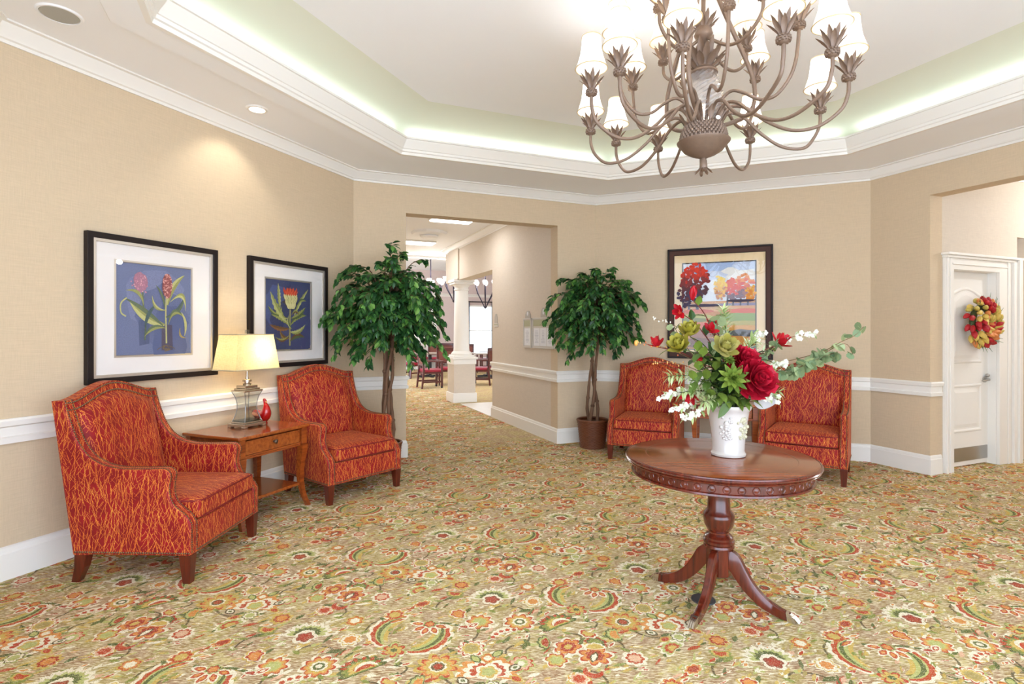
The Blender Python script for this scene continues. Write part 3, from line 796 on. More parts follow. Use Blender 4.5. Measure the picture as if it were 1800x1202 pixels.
def framed(name, label, M, L, u0, u1, z0, z1, art, a0, a1, az0, az1, framew, depth, board, fmat, lipmat, lipw):
    """picture on wall M: frame u0..u1 x z0..z1, artwork a0..a1 x az0..az1"""
    cu, cz = (u0 + u1) / 2, (z0 + z1) / 2
    rz = atan2(M[1][0], M[0][0])
    t = thing(name, label, 'framed picture', M @ Vector((cu, -.0015, cz)), rz)
    W, H = (u1 - u0) / 2, (z1 - z0) / 2
    def fr(nm, w0, w1, y0, y1, m, bev=.003):     # mitred square ring
        vs = []
        for y in (y0, y1):
            for (w) in (w0, w1):
                vs += [(-W + w, y, -H + w), (W - w, y, -H + w), (W - w, y, H - w), (-W + w, y, H - w)]
        fs = []
        for k in range(4):
            q = (k + 1) % 4
            fs += [(k, q, 4 + q, 4 + k), (8 + k, 12 + k, 12 + q, 8 + q), (k, 8 + k, 8 + q, q), (4 + k, 4 + q, 12 + q, 12 + k)]
        return obj(nm, MB().add(vs, fs), m, t, bevel=bev)
    fr('frame', 0, framew, -depth, 0, fmat)
    fr('fillet', framew - .004, framew + lipw, -depth * .72, -depth * .3, lipmat, .002)
    acx, acz = (a0 + a1) / 2 - cu, (az0 + az1) / 2 - cz; aw, ah = (a1 - a0) / 2, (az1 - az0) / 2
    mb = MB(); e = framew
    for x0, x1, y0, y1 in ((-W + e, acx - aw, -H + e, H - e), (acx + aw, W - e, -H + e, H - e), (acx - aw, acx + aw, -H + e, acz - ah), (acx - aw, acx + aw, acz + ah, H - e)):
        mb.box(x0, x1, -depth * .34, -depth * .2, y0, y1)
    obj('mat_board', mb, board, t)
    mb = MB(); b = .012
    for x0, x1, y0, y1 in ((acx - aw - b, acx - aw, acz - ah - b, acz + ah + b), (acx + aw, acx + aw + b, acz - ah - b, acz + ah + b), (acx - aw, acx + aw, acz - ah - b, acz - ah), (acx - aw, acx + aw, acz + ah, acz + ah + b)):
        mb.box(x0, x1, -depth * .40, -depth * .3, y0, y1)
    obj('inner_fillet', mb, lipmat, t)
    obj('print', art.mb, ART, t, loc=(acx, -depth * .22, acz), uv=False, fixn=False)
    obj('glass', MB().box(-W + e, W - e, -depth * .52, -depth * .50, -H + e, H - e), GLASS, t)
    return t
# left botanical: pink spike with strap leaves on slate blue
a = Art(.54, .63, (108, 118, 152))
for i, c in enumerate(((120, 128, 164), (98, 108, 146), (86, 98, 138))): a.blob(.5 + .1 * i, .62 - .2 * i, .5 - .1 * i, .4, c, .3, 16, i)
G1, G2, G3, G4 = (150, 152, 92), (188, 186, 124), (96, 112, 86), (74, 96, 96)
a.p([(.58, .04), (.74, .04), (.73, .33), (.585, .34)], (82, 78, 100)); a.p([(.29, .1), (.42, .12), (.42, .4), (.28, .38)], (80, 92, 126))
a.line([(.65, .12), (.645, .3), (.64, .5), (.655, .72)], .010, G2); a.line([(.36, .16), (.37, .35), (.34, .55), (.33, .75)], .010, G3); a.line([(.64, .1), (.6, .06), (.7, .05), (.62, .03)], .006, (120, 100, 70))
for k in range(4): a.line([(.63, .1), (.56 + .06 * k, .07), (.52 + .08 * k, .05)], .004, (110, 92, 70))
a.leaf(.62, .33, .16, .60, .050, .05, G1, G2); a.leaf(.6, .32, .10, .62, .025, -.02, G3); a.leaf(.64, .42, .9, .66, .03, -.05, G3, G4)
a.leaf(.66, .56, .90, .92, .036, .05, G1, G2); a.leaf(.70, .6, .92, .5, .03, .14, G2, G1); a.leaf(.67, .34, .92, .40, .03, .12, G1, G3); a.leaf(.86, .48, .90, .2, .018, .04, G2)
a.leaf(.84, .3, .93, .18, .014, -.05, (170, 150, 90)); a.leaf(.62, .3, .35, .2, .028, -.05, G3, G1); a.leaf(.36, .3, .5, .56, .024, .03, G4); a.leaf(.34, .55, .12, .7, .02, -.07, G1)
a.line([(.13, .62), (.06, .56), (.06, .46), (.12, .42)], .008, G2); a.leaf(.63, .5, .45, .66, .02, .06, G2, G1); a.leaf(.62, .52, .5, .78, .016, -.03, G3)
a.blob(.655, .78, .072, .15, (150, 84, 84), .1, 22, 3); a.blob(.30, .80, .10, .12, (170, 120, 140), .2, 16, 4)
r_ = random.Random(3)
for k in range(90):
    y = r_.uniform(-1, 1); x = r_.uniform(-1, 1) * sqrt(max(0, 1 - y * y)); a.blob(.655 + .066 * x, .78 + .14 * y, .010, .009, r_.choice(((206, 140, 132), (190, 112, 108), (222, 170, 160), (130, 70, 70))), .2, 7, k)
for k in range(40):
    a.blob(.30 + r_.gauss(0, .045), .80 + r_.gauss(0, .05), .011, .010, r_.choice(((214, 160, 170), (190, 130, 150))), .2, 7, k)
ML, LL = WM['wall_left']; SH = .09
PIC1 = framed('botanical_picture', 'larger framed botanical print of a pink flower spike, above the front left armchair', ML, LL, .395 + SH, 1.335 + SH, 1.07, 2.055, a, .583 + SH, 1.123 + SH, 1.247, 1.884, .038, .042, MATB, BLACKFRAME, FILLET, .020)
# right botanical: red thistle with toothed leaves
a = Art(.54, .63, (66, 72, 106))
for i, c in enumerate(((78, 88, 132), (60, 64, 98), (70, 74, 112))): a.blob(.3 + .2 * i, .6 - .18 * i, .42, .36, c, .3, 16, 7 + i)
T1, T2, T3, BR = (146, 150, 84), (182, 182, 118), (84, 98, 62), (108, 78, 48)
a.line([(.52, .05), (.52, .3), (.53, .62)], .018, (150, 146, 96))
for x0, y0, x1, y1, w, b, c, c2 in ((.5, .16, .3, .28, .04, .05, BR, (140, 112, 62)), (.53, .12, .86, .17, .045, .05, T3, BR), (.5, .3, .08, .36, .04, .03, BR, (136, 96, 60)), (.53, .25, .88, .36, .04, -.05, T1, T2),
        (.5, .36, .12, .50, .05, -.03, T3, T1), (.54, .36, .9, .5, .045, .05, T1, T3), (.45, .4, .1, .82, .06, .04, T1, T2), (.3, .6, .26, .95, .04, 0, T2, T1), (.56, .45, .88, .62, .05, -.03, T3, T1),
        (.62, .5, .95, .90, .035, .02, T2, T1), (.7, .66, .9, .72, .03, .04, T1, T3), (.48, .45, .34, .62, .03, .08, T1, T2), (.56, .3, .5, .5, .03, .05, T3, T2), (.56, .5, .74, .5, .03, .06, BR, T1), (.5, .2, .2, .18, .03, .06, T1, BR), (.26, .5, .05, .62, .03, .03, T1, T3)):
    a.leaf(x0, y0, x1, y1, w, b, c, c2, .35)
a.blob(.53, .72, .20, .14, (76, 66, 60), .45, 40, 6); a.blob(.53, .83, .15, .07, (176, 62, 42), .25, 30, 2)
for k in range(30): a.leaf(.42 + .22 * k / 29, .78, .36 + .34 * k / 29, .88 + .03 * sin(k), .008, 0, ((206, 78, 50), (182, 52, 38), (222, 110, 72))[k % 3])
for row in range(4):
    for k in range(7): 
        x = .53 + (k - 3 + .5 * (row % 2)) * .05 * (1 - .12 * row); a.leaf(x * .6 + .53 * .4, .62 + .04 * (3 - row) - .03, x, .74 + .035 * (3 - row) - .04, .024, 0, ((196, 192, 130), (156, 156, 96))[k % 2], (214, 206, 150))
PIC2 = framed('botanical_picture', 'smaller framed botanical print of a red thistle, above the lamp', ML, LL, 1.64 + SH, 2.59 + SH, 1.09, 2.056, a, 1.829 + SH, 2.379 + SH, 1.245, 1.884, .038, .042, MATB, BLACKFRAME, FILLET, .020)
# autumn landscape
a = Art(.80, 1.04, (222, 228, 236))
for k, (x, y, rx, ry, c) in enumerate(((.5, .93, .5, .12, (168, 190, 226)), (.75, .85, .3, .1, (236, 236, 232)), (.45, .83, .2, .08, (206, 216, 236)), (.9, .95, .25, .06, (196, 210, 232)), (.6, .72, .35, .1, (232, 236, 240)))): a.blob(x, y, rx, ry, c, .25, 18, k)
for y0, y1, c in ((.0, .5, (190, 130, 70)), (.46, .56, (206, 150, 90)), (.50, .53, (130, 120, 150))): a.p([(0, y0), (1, y0), (1, y1), (0, y1 - .01)], c)
for k, (x, y, rx, ry, c) in enumerate(((.4, .47, .4, .035, (206, 160, 110)), (.85, .44, .35, .03, (210, 96, 62)), (.2, .44, .25, .03, (196, 96, 64)), (.8, .37, .38, .055, (134, 158, 78)), (.2, .38, .28, .03, (170, 172, 84)), (.12, .34, .3, .03, (120, 128, 66)),
        (.85, .30, .35, .035, (176, 166, 84)), (.2, .27, .35, .045, (206, 110, 84)), (.8, .25, .35, .035, (206, 152, 74)), (.85, .19, .3, .045, (92, 94, 96)), (.3, .18, .35, .05, (150, 100, 80)), (.8, .10, .4, .06, (196, 140, 66)), (.25, .07, .4, .07, (120, 84, 66)), (.75, .02, .4, .04, (84, 78, 82)))): a.blob(x, y, rx, ry, c, .25, 22, 30 + k)
r_ = random.Random(8)
def crown(cx, cy, rx, ry, cols, n, sz):
    for k in range(n):
        ang = r_.uniform(0, 2 * pi); q = sqrt(r_.random()); yy = cy + ry * q * sin(ang)
        ci = min(len(cols) - 1, int((1 - (yy - cy + ry) / (2 * ry)) * len(cols) * .95 + r_.uniform(-.6, .6))); ci = max(0, ci)
        a.blob(cx + rx * q * cos(ang), yy, sz * r_.uniform(.6, 1.3), sz * .8 * r_.uniform(.6, 1.2), cols[ci], .4, 9, k)
for x in (.62, .7, .8, .9): a.line([(x, .5), (x + .01, .62)], .012, (62, 56, 70))
a.line([(.2, .46), (.21, .6), (.19, .7)], .022, (70, 60, 78)); a.line([(.08, .46), (.09, .62)], .015, (70, 60, 78))
crown(.86, .72, .13, .13, ((226, 140, 62), (214, 96, 50), (150, 84, 70)), 90, .030); crown(.72, .69, .13, .12, ((222, 84, 40), (214, 70, 44), (110, 70, 80)), 90, .030); crown(.53, .71, .085, .14, ((236, 200, 60), (230, 176, 54), (190, 120, 60)), 80, .028)
crown(.94, .64, .07, .09, ((230, 170, 70), (220, 140, 62)), 40, .025); crown(.17, .78, .20, .21, ((214, 60, 36), (190, 54, 40), (130, 52, 50), (86, 52, 62), (70, 56, 80)), 190, .034); crown(.02, .62, .1, .12, ((96, 52, 56), (70, 56, 80)), 40, .03)
a.blob(.3, .505, .3, .02, (72, 64, 84), .3, 20, 5); a.blob(.8, .555, .25, .018, (70, 60, 76), .3, 20, 6)
MB_, LB = WM['wall_back_right']
BROWNFR = mat('bronzed_brown_frame', (72, 44, 34), .6, spec=.3, noise=.2, nscale=20)
PIC3 = framed('landscape_picture', 'large framed autumn landscape print behind the flower arrangement', MB_, LB, .921, 2.066, 1.10, 2.402, a, 1.09, 1.893, 1.205, 2.232, .062, .045, CREAMB, BROWNFR, BLACKFRAME, .004)
# thin dark outer edge on the landscape frame
W3, H3 = (2.066 - .921) / 2 + .012, (2.402 - 1.10) / 2 + .012
mb = MB()
for x0, x1, z0, z1 in ((-W3, -W3 + .022, -H3, H3), (W3 - .022, W3, -H3, H3), (-W3, W3, H3 - .022, H3), (-W3, W3, -H3, -H3 + .022)): mb.box(x0, x1, -.055, 0, z0, z1)
obj('outer_moulding', mb, BLACKFRAME, PIC3, bevel=.006)

# ------------------------------------------------------------------ armchairs
CW = .38
SIDE = [(.0, .16), (.0, .335), (.022, .375), (.065, .412), (.105, .448), (.125, .50), (.126, .555), (.118, .595), (.124, .625), (.155, .643), (.23, .642), (.33, .640), (.43, .645), (.52, .668), (.595, .715), (.65, .79), (.685, .875), (.712, .955), (.73, 1.02)]
def archz(x):
    t = max(0.0, 1 - abs(x) / .325)
    return 1.02 + .082 * (3 * t * t - 2 * t ** 3) ** .8
def backy(z): return -.36 + .60 + (z - .42) * (.130 / .6)
def make_chair(label):
    t = thing('armchair', label, 'armchair', group='red twig-pattern armchairs')
    sp = smoothpath([(0, y - .36, z) for y, z in SIDE[1:]], 4)
    outline = [(-.36, .16)] + [(p.y, p.z) for p in sp] + [(.80 - .36, 1.018), (.672 - .36, .16)]
    for s in (-1, 1):
        x0, x1 = sorted((s * CW, s * (CW - .072)))
        obj('side_panel', MB().prism(outline, x0, x1, 'x'), FABRIC, t, smooth=35, bevel=.010)
    # back board with camel top between the panels
    n = 28; mb = MB(); xs = [-(CW - .002) + 2 * (CW - .002) * i / n for i in range(n + 1)]
    zs = [.16, .45, .75, .93]
    vs = []; fs = []
    def yb(z): return -.36 + .672 + (z - .16) * (.126 / .858)
    cols = len(zs) + 1
    for i, x in enumerate(xs):
        inner = abs(x) < CW - .07
        for z in zs + [archz(x)]:
            vs.append((x, max(backy(z), yb(z) - .09), z))
        for z in zs + [archz(x)]: vs.append((x, yb(z), z))
    m = 2 * cols
    for i in range(n):
        for j in range(cols - 1):
            fs.append((i * m + j, (i + 1) * m + j, (i + 1) * m + j + 1, i * m + j + 1))
            fs.append((i * m + cols + j, i * m + cols + j + 1, (i + 1) * m + cols + j + 1, (i + 1) * m + cols + j))
        fs.append((i * m + cols - 1, (i + 1) * m + cols - 1, (i + 1) * m + m - 1, i * m + m - 1))
        fs.append((i * m, i * m + cols, (i + 1) * m + cols, (i + 1) * m))
    for i in (0, n): 
        ring = [i * m + j for j in range(cols)] + [i * m + cols + j for j in range(cols)][::-1]
        fs.append(ring)
    mb.add(vs, fs); obj('backrest', mb, FABRIC, t, smooth=40)
    # padded inside back
    W2 = CW - .075
    def cush(u, v):
        x = -W2 + 2 * W2 * u; zt = archz(x * 1.02) - .062; z = .44 + (zt - .44) * v
        b = (max(0, 1 - (2 * u - 1) ** 6) * max(0, 1 - (2 * v - 1) ** 8)) ** .5
        return (x, backy(z) + .01 - .055 * b, z)
    obj('back_cushion', MB().grid(cush, 24, 24), FABRIC, t, smooth=60)
    # loose seat cushion, crowned
    W3 = CW - .077
    def top(u, v):
        x = -W3 + 2 * W3 * u; y = -.362 + .64 * v; b = (max(0, 1 - (2 * u - 1) ** 8) * max(0, 1 - (2 * v - 1) ** 8)) ** .5
        return (x, y, .445 + .022 * b)
    mb = MB(); N = 14; mb.grid(top, N, N); off = len(mb.v)
    idx = [i for i in range(N + 1)] + [(j) * (N + 1) + N for j in range(1, N + 1)] + [N * (N + 1) + i for i in range(N - 1, -1, -1)] + [j * (N + 1) for j in range(N - 1, 0, -1)]
    lowv = [Vector((mb.v[i].x, mb.v[i].y, .345)) for i in idx]; mb.v += lowv
    for k in range(len(idx)):
        q = (k + 1) % len(idx); mb.f.append([idx[k], idx[q], off + q, off + k]); mb.c.append(None)
    mb.f.append([off + k for k in range(len(idx))]); mb.c.append(None)
    obj('seat_cushion', mb, FABRIC, t, smooth=50, bevel=.012)
    pip = MB()
    for z in (.443, .350): pip.tube([(-W3, .25, z), (-W3, -.33, z), (-W3 + .03, -.364, z), (0, -.366, z), (W3 - .03, -.364, z), (W3, -.33, z), (W3, .25, z)], .0045, 6)
    obj('piping', pip, PLAINRED, t, smooth=60)
    mb = MB().box(-W2 - .003, W2 + .003, -.358, .28, .16, .336)
    obj('seat_frame', mb, FABRIC, t, bevel=.006)
    # nail rows
    nb = MB()
    def nail(p, nrm, r=.0062):
        nrm = Vector(nrm).normalized(); u = nrm.orthogonal().normalized(); w = nrm.cross(u); p = Vector(p)
        vs = [p + (u * cos(k * pi / 3) + w * sin(k * pi / 3)) * r for k in range(6)] + [p + (u * cos(k * pi / 3) + w * sin(k * pi / 3)) * r * .6 + nrm * r * .55 for k in range(6)] + [p + nrm * r * .75]
        nb.add(vs, [(k, (k + 1) % 6, 6 + (k + 1) % 6, 6 + k) for k in range(6)] + [(6 + k, 6 + (k + 1) % 6, 12) for k in range(6)])
    def along(pts, nfun, step=.0138):
        P = [Vector(p) for p in pts]; acc = 0
        for i in range(len(P) - 1):
            d = P[i + 1] - P[i]; l = d.length
            while acc < l:
                nail(P[i] + d * (acc / l), nfun(P[i] + d * (acc / l), d)); acc += step
            acc -= l
    rim = [Vector((0, -.36, .18))] + [Vector((0, p.y, p.z)) for p in sp]
    for s in (-1, 1):
        for dx in (.013, .058):
            along([p + Vector((s * (CW - dx), 0, 0)) for p in rim], lambda p, d: (0, -d.z, d.y) if True else None)
        along([(s * (CW + .0005), -.35, .176), (s * (CW + .0005), .31, .176)], lambda p, d, s=s: (s, 0, 0))
    along([(-CW + .07, -.360, .176), (CW - .07, -.360, .176)], lambda p, d: (0, -1, 0))
    for dz in (.013, .054):
        along([(x, max(backy(archz(x) - dz), yb(archz(x) - dz) - .09) - .002, archz(x) - dz) for x in [-(CW - .013) + 2 * (CW - .013) * i / 50 for i in range(51)]], lambda p, d: (0, -1, .2))
    o = obj('nailhead_trim', nb, NAIL, t, smooth=60, uv=False, kind='stuff', label='rows of antique brass nail heads')
    for sx in (-1, 1):
        x = sx * (CW - .032)
        lo = [(x - .021, -.350, 0), (x + .021, -.350, 0), (x + .021, -.308, 0), (x - .021, -.308, 0)]; hi = [(x - .031, -.358, .162), (x + .031, -.358, .162), (x + .031, -.290, .162), (x - .031, -.290, .162)]
        obj('leg', MB().hexa(lo, hi), LEGWOOD, t, bevel=.003)
        lo = [(x - .02, .292, 0), (x + .02, .292, 0), (x + .02, .334, 0), (x - .02, .334, 0)]; md = [(x - .026, .256, .085), (x + .026, .256, .085), (x + .026, .312, .085), (x - .026, .312, .085)]; hi = [(x - .03, .24, .162), (x + .03, .24, .162), (x + .03, .308, .162), (x - .03, .308, .162)]
        mb = MB().add(lo + md + hi, [(3, 2, 1, 0), (8, 9, 10, 11)] + [(r * 4 + k, r * 4 + (k + 1) % 4, r * 4 + 4 + (k + 1) % 4, r * 4 + 4 + k) for r in range(2) for k in range(4)])
        obj('leg', mb, LEGWOOD, t, bevel=.003)
    return t
ch = make_chair('red twig-patterned armchair in the left foreground, seen from its side')
ch.location = (-2.135, 3.42, 0); ch.rotation_euler = (0, 0, radians(88))
copy_tree(ch, (-1.53, 4.905, 0), radians(52), 'red twig-patterned armchair between the lamp table and the left leafy tree')
copy_tree(ch, (1.538, 6.213, 0), radians(-22.5), 'red twig-patterned armchair beside the wicker basket of the right tree')
copy_tree(ch, (2.915, 5.42, 0), radians(-34), 'red twig-patterned armchair nearest the white door, right of the vase')

# ------------------------------------------------------------------ end tables
KNOB = mat('pewter_knob', (110, 96, 84), .35, metal=.9)
def make_endtable(label):
    t = thing('end_table', label, 'end table', group='cherry end tables')
    W, D, H = .345, .29, .66
    obj('top', MB().box(-W, W, -D, D, H - .024, H), CHERRY_Y, t, bevel=.007, segs=3)
    mb = MB(); w, d = W - .045, D - .04
    mb.box(-w, w, d - .02, d, .50, H - .024); mb.box(-w, -w + .02, -d, d, .50, H - .024); mb.box(w - .02, w, -d, d, .50, H - .024)
    mb.box(-w, w, -d, -d + .02, .50, .515).box(-w, w, -d, -d + .02, H - .036, H - .024).box(-w - .008, w + .008, -d - .008, d + .008, .488, .502)
    for sx in (-1, 1):
        for sy in (-1, 1): mb.box(sx * w - .026, sx * w + .026, sy * d - .026, sy * d + .026, .50, H - .024)
    obj('apron', mb, CHERRY, t, bevel=.003)
    dr = obj('drawer', MB().box(-w + .032, w - .032, -d - .006, -d + .015, .518, H - .04), CHERRY_Y, t, bevel=.004)
    obj('knob', MB().lathe([(.0, 0), (.008, 0), (.007, .012), (.016, .020), (.017, .028), (.008, .034), (0, .035)], 16, Matrix.Translation((0, -d - .006, .575)) @ Matrix.Rotation(pi / 2, 4, 'X')), KNOB, dr, smooth=50)
    for sx in (-1, 1):
        for sy in (-1, 1):
            # sabre leg, bowed in then out
            prof = [(0, .50, .030), (.0, .44, .028), (-.010, .36, .024), (-.016, .28, .021), (-.014, .2, .019), (.0, .12, .017), (.022, .05, .016), (.045, 0, .016)]
            vs = []; fs = []
            for o_, z, h in prof:
                cx, cy = sx * (w + o_ * .4), sy * (d + o_)
                vs += [(cx - h, cy - h, z), (cx + h, cy - h, z), (cx + h, cy + h, z), (cx - h, cy + h, z)]
            for i in range(len(prof) - 1):
                for k in range(4): fs.append((i * 4 + k, i * 4 + (k + 1) % 4, i * 4 + 4 + (k + 1) % 4, i * 4 + 4 + k))
            fs += [(0, 1, 2, 3), tuple(len(vs) - 4 + k for k in range(4))]
            obj('leg', MB().add(vs, fs), CHERRY, t, smooth=50)
    obj('shelf', MB().box(-w + .01, w - .01, -d + .01, d - .01, .165, .187), CHERRY_Y, t, bevel=.004)
    return t
et = make_endtable('cherry end table with a drawer, holding the lit lamp between the left armchairs')
et.location = (-2.055, 4.255, 0); et.rotation_euler = (0, 0, radians(67.5))
copy_tree(et, (2.32, 5.94, 0), radians(-22.5), 'cherry end table mostly hidden behind the white vase, between the right armchairs')

# ------------------------------------------------------------------ lamp and red bird
LINEN = None
def linenmat():
    m, nt, b, out = newmat('linen_shade')
    N = nt.nodes; L = nt.links
    tc = N.new('ShaderNodeTexCoord'); res = None
    cols = []
    for sc in ((30, 30, 400), (300, 300, 30)):
        mp = N.new('ShaderNodeMapping'); mp.inputs['Scale'].default_value = sc; L.new(tc.outputs['Object'], mp.inputs[0])
        n = N.new('ShaderNodeTexNoise'); n.inputs['Scale'].default_value = 1.0; L.new(mp.outputs[0], n.inputs['Vector']); cols.append(n.outputs['Fac'])
    ad = N.new('ShaderNodeMath'); ad.operation = 'ADD'; L.new(cols[0], ad.inputs[0]); L.new(cols[1], ad.inputs[1])
    r = ramp(nt, [(.35, (206, 190, 140)), (.75, (236, 224, 180))]); hf = N.new('ShaderNodeMath'); hf.operation = 'MULTIPLY'; hf.inputs[1].default_value = .5
    L.new(ad.outputs[0], hf.inputs[0]); L.new(hf.outputs[0], r.inputs[0]); L.new(r.outputs[0], b.inputs['Base Color'])
    b.inputs['Roughness'].default_value = .9
    t = N.new('ShaderNodeBsdfTranslucent'); L.new(r.outputs[0], t.inputs[0])
    x = N.new('ShaderNodeMixShader'); x.inputs[0].default_value = .38; L.new(b.outputs[0], x.inputs[1]); L.new(t.outputs[0], x.inputs[2]); L.new(x.outputs[0], out.inputs[0])
    return m
LINEN = linenmat()
CLEAR = glassmat('clear_lamp_glass', (228, 230, 226), 1.9)
EDGE = mat('edge_glint_grey', (176, 178, 176), .12, metal=.7); CLEAR2 = glassmat('thick_glass', (214, 220, 216), 1.9)
lt = thing('table_lamp', 'lit table lamp with a rectangular cream shade and clear glass body', 'lamp', (-2.10, 4.315, .66), radians(67.5))
mb = MB()
for sx in (-1, 1):
    for sy in (-1, 1): mb.box(*sorted((sx * .105, sx * .07)), *sorted((sy * .09, sy * .055)), 0, .014)
mb.box(-.105, .105, -.09, .09, .012, .034).box(-.088, .088, -.073, .073, .034, .046)
obj('base', mb, SILVER, lt, bevel=.003)
prof = [(.080, .046), (.072, .07), (.060, .11), (.054, .15), (.055, .19), (.064, .235), (.078, .268), (.083, .282)]
P = smoothpath([(r, 0, z) for r, z in prof], 3)
vs = []; fs = []
for p in P: vs += [(p.x * sx, p.x * .84 * sy, p.z) for sx, sy in ((-1, -1), (1, -1), (1, 1), (-1, 1))]
for i in range(len(P) - 1):
    for k in range(4): fs.append((i * 4 + k, i * 4 + (k + 1) % 4, i * 4 + 4 + (k + 1) % 4, i * 4 + 4 + k))
obj('glass_body', MB().add(vs, fs), CLEAR, lt, smooth=40, label='clear waisted glass body')
eb = MB()
for sx, sy in ((-1, -1), (1, -1), (1, 1), (-1, 1)): eb = MB().tube([(p.x * sx, p.x * .84 * sy, p.z) for p in P], .0032, 6); obj('edge_glint', eb, EDGE, lt, smooth=60, uv=False)  # grey metal tubes added to imitate the outlines light draws on glass corners
obj('glass_foot', MB().box(-.079, .079, -.066, .066, .046, .056), CLEAR2, lt, bevel=.002)
obj('cap', MB().box(-.088, .088, -.075, .075, .280, .292).box(-.072, .072, -.06, .06, .292, .306).box(-.06, .06, -.048, .048, .306, .328), SILVER, lt, bevel=.003)
obj('neck', MB().lathe([(.03, .328), (.032, .34), (.02, .345), (.02, .352), (.033, .356), (.033, .37), (.012, .376), (.008, .40), (.008, .70), (.003, .702)], 20), SILVER, lt, smooth=40)
obj('finial', MB().box(-.012, .012, -.012, .012, .735, .765), CLEAR, lt, bevel=.002)
shb = MB(); lo = [(-.21, -.125, .455), (.21, -.125, .455), (.21, .125, .455), (-.21, .125, .455)]; hi = [(-.172, -.098, .728), (.172, -.098, .728), (.172, .098, .728), (-.172, .098, .728)]
shb.add(lo + hi, [(k, (k + 1) % 4, 4 + (k + 1) % 4, 4 + k) for k in range(4)])
sh = obj('lamp_shade', shb, LINEN, lt)
TAPE = mat('shade_trim_tape', (186, 172, 140), .8)
for z, (a_, b_) in ((.455, (.2105, .1255)), (.728, (.1725, .0985))):
    tb = MB(); tb.tube([(-a_, -b_, z), (a_, -b_, z), (a_, b_, z), (-a_, b_, z), (-a_, -b_, z)], .005, 6)
    obj('shade_trim', tb, TAPE, sh, smooth=40)
lamp('lamp_bulb', 'POINT', (.06, 0, .60), 4.6, (1, .87, .66), lt, .03)
REDGLAZE = mat('red_glaze', (168, 14, 18), .12, coat=.6)
bird = thing('ceramic_bird', 'glossy red ceramic bird beside the glass lamp on the end table', 'figurine', (-2.04, 4.47, .66), radians(-35))
bp_ = smoothpath([(-.15, 0, .085), (-.11, 0, .075), (-.05, 0, .058), (.0, 0, .055), (.035, 0, .085), (.04, 0, .125), (.028, 0, .16), (.018, 0, .188)], 5)
rr = [.012 + 0 * k for k in range(len(bp_))]
n_ = len(bp_)
for k in range(n_):
    t_ = k / (n_ - 1); rr[k] = .014 + .042 * max(0, sin(pi * min(1, t_ * 1.15))) * (1 - .45 * t_)
obj('body', MB().tube(bp_, rr, 16).lathe([(.032, 0), (.03, .012), (.02, .03)], 16), REDGLAZE, bird, smooth=70)
obj('comb', MB().ball((.010, 0, .196), .009).ball((.022, 0, .194), .008).ball((.0, 0, .190), .007), REDGLAZE, bird, smooth=60)
obj('beak', MB().tube([(.03, 0, .176), (.05, 0, .172)], [.008, .001], 8), mat('beak_yellow', (206, 150, 60), .3), bird, smooth=50)
sw = MB(); sw.tube(smoothpath([(-.10, -.028, .085), (-.06, -.042, .075), (-.02, -.046, .07), (.0, -.04, .065)], 4), [.004, .012, .016, .018, .019, .02, .02, .019, .018, .016, .012, .008, .004], 8, flat=.5)
obj('wing', sw, islandmat('speckled_glaze', [(0, (206, 120, 96)), (1, (226, 150, 120))], .3), bird, smooth=60, label='speckled pinkish wing')

# ------------------------------------------------------------------ round pedestal table, vase
ft = thing('pedestal_table', 'round dark-topped pedestal table with four curved legs under the vase', 'table', (1.09, 2.87, 0))
obj('top', MB().lathe([(0, .742), (.468, .742), (.470, .757), (.464, .760), (0, .760)], 96), TABLETOP, ft, smooth=30)
obj('rim', MB().lathe([(.44, .724), (.466, .724), (.474, .727), (.476, .732), (.472, .736), (.479, .739), (.482, .744), (.478, .748), (.480, .751), (.478, .756), (.4705, .7585), (.4695, .742), (.44, .742)], 96), MAHOG, ft, smooth=30)
INLAY = mat('dark_inlay_line', (84, 40, 26), .25, coat=.4)
obj('inlay', MB().add([(r * cos(2 * pi * k / 96), r * sin(2 * pi * k / 96), .7603) for k in range(96) for r in (.372, .376)], [(2 * k, 2 * ((k + 1) % 96), 2 * ((k + 1) % 96) + 1, 2 * k + 1) for k in range(96)]), INLAY, ft, fixn=False)
obj('apron', MB().lathe([(.40, .664), (.446, .664), (.452, .668), (.450, .676), (.442, .680), (.442, .716), (.452, .722), (.452, .728), (.40, .728)], 96), MAHOG, ft, smooth=30)
ro = MB()
for k in range(44):
    a_ = 2 * pi * k / 44
    Mk = Matrix.Rotation(a_, 4, 'Z') @ Matrix.Translation((.441, 0, .698)) @ Matrix.Rotation(pi / 2, 4, 'Y')
    ro.lathe([(.0135, 0), (.0165, .003), (.0195, 0)], 14, Mk); ro.lathe([(.012, 0), (.006, .002), (0, .0025)], 12, Mk)
obj('rosette_carving', ro, MAHOG, ft, smooth=60, kind='stuff')
obj('column', MB().lathe([(.0, .664), (.075, .664), (.075, .655), (.058, .645), (.054, .62), (.055, .54), (.058, .48), (.074, .458), (.079, .448), (.079, .436), (.074, .40), (.060, .372), (.050, .362), (.050, .354), (.064, .345), (.072, .335), (.072, .326), (.079, .318), (.079, .306), (.073, .298), (.077, .292), (.077, .284), (.06, .28), (.06, .27), (0, .27)][::-1], 48), MAHOG, ft, smooth=35)
obj('hub', MB().lathe([(0, .125), (.045, .128), (.064, .14), (.064, .28), (0, .28)], 8, Matrix.Rotation(radians(25), 4, 'Z')), MAHOG, ft, bevel=.003)
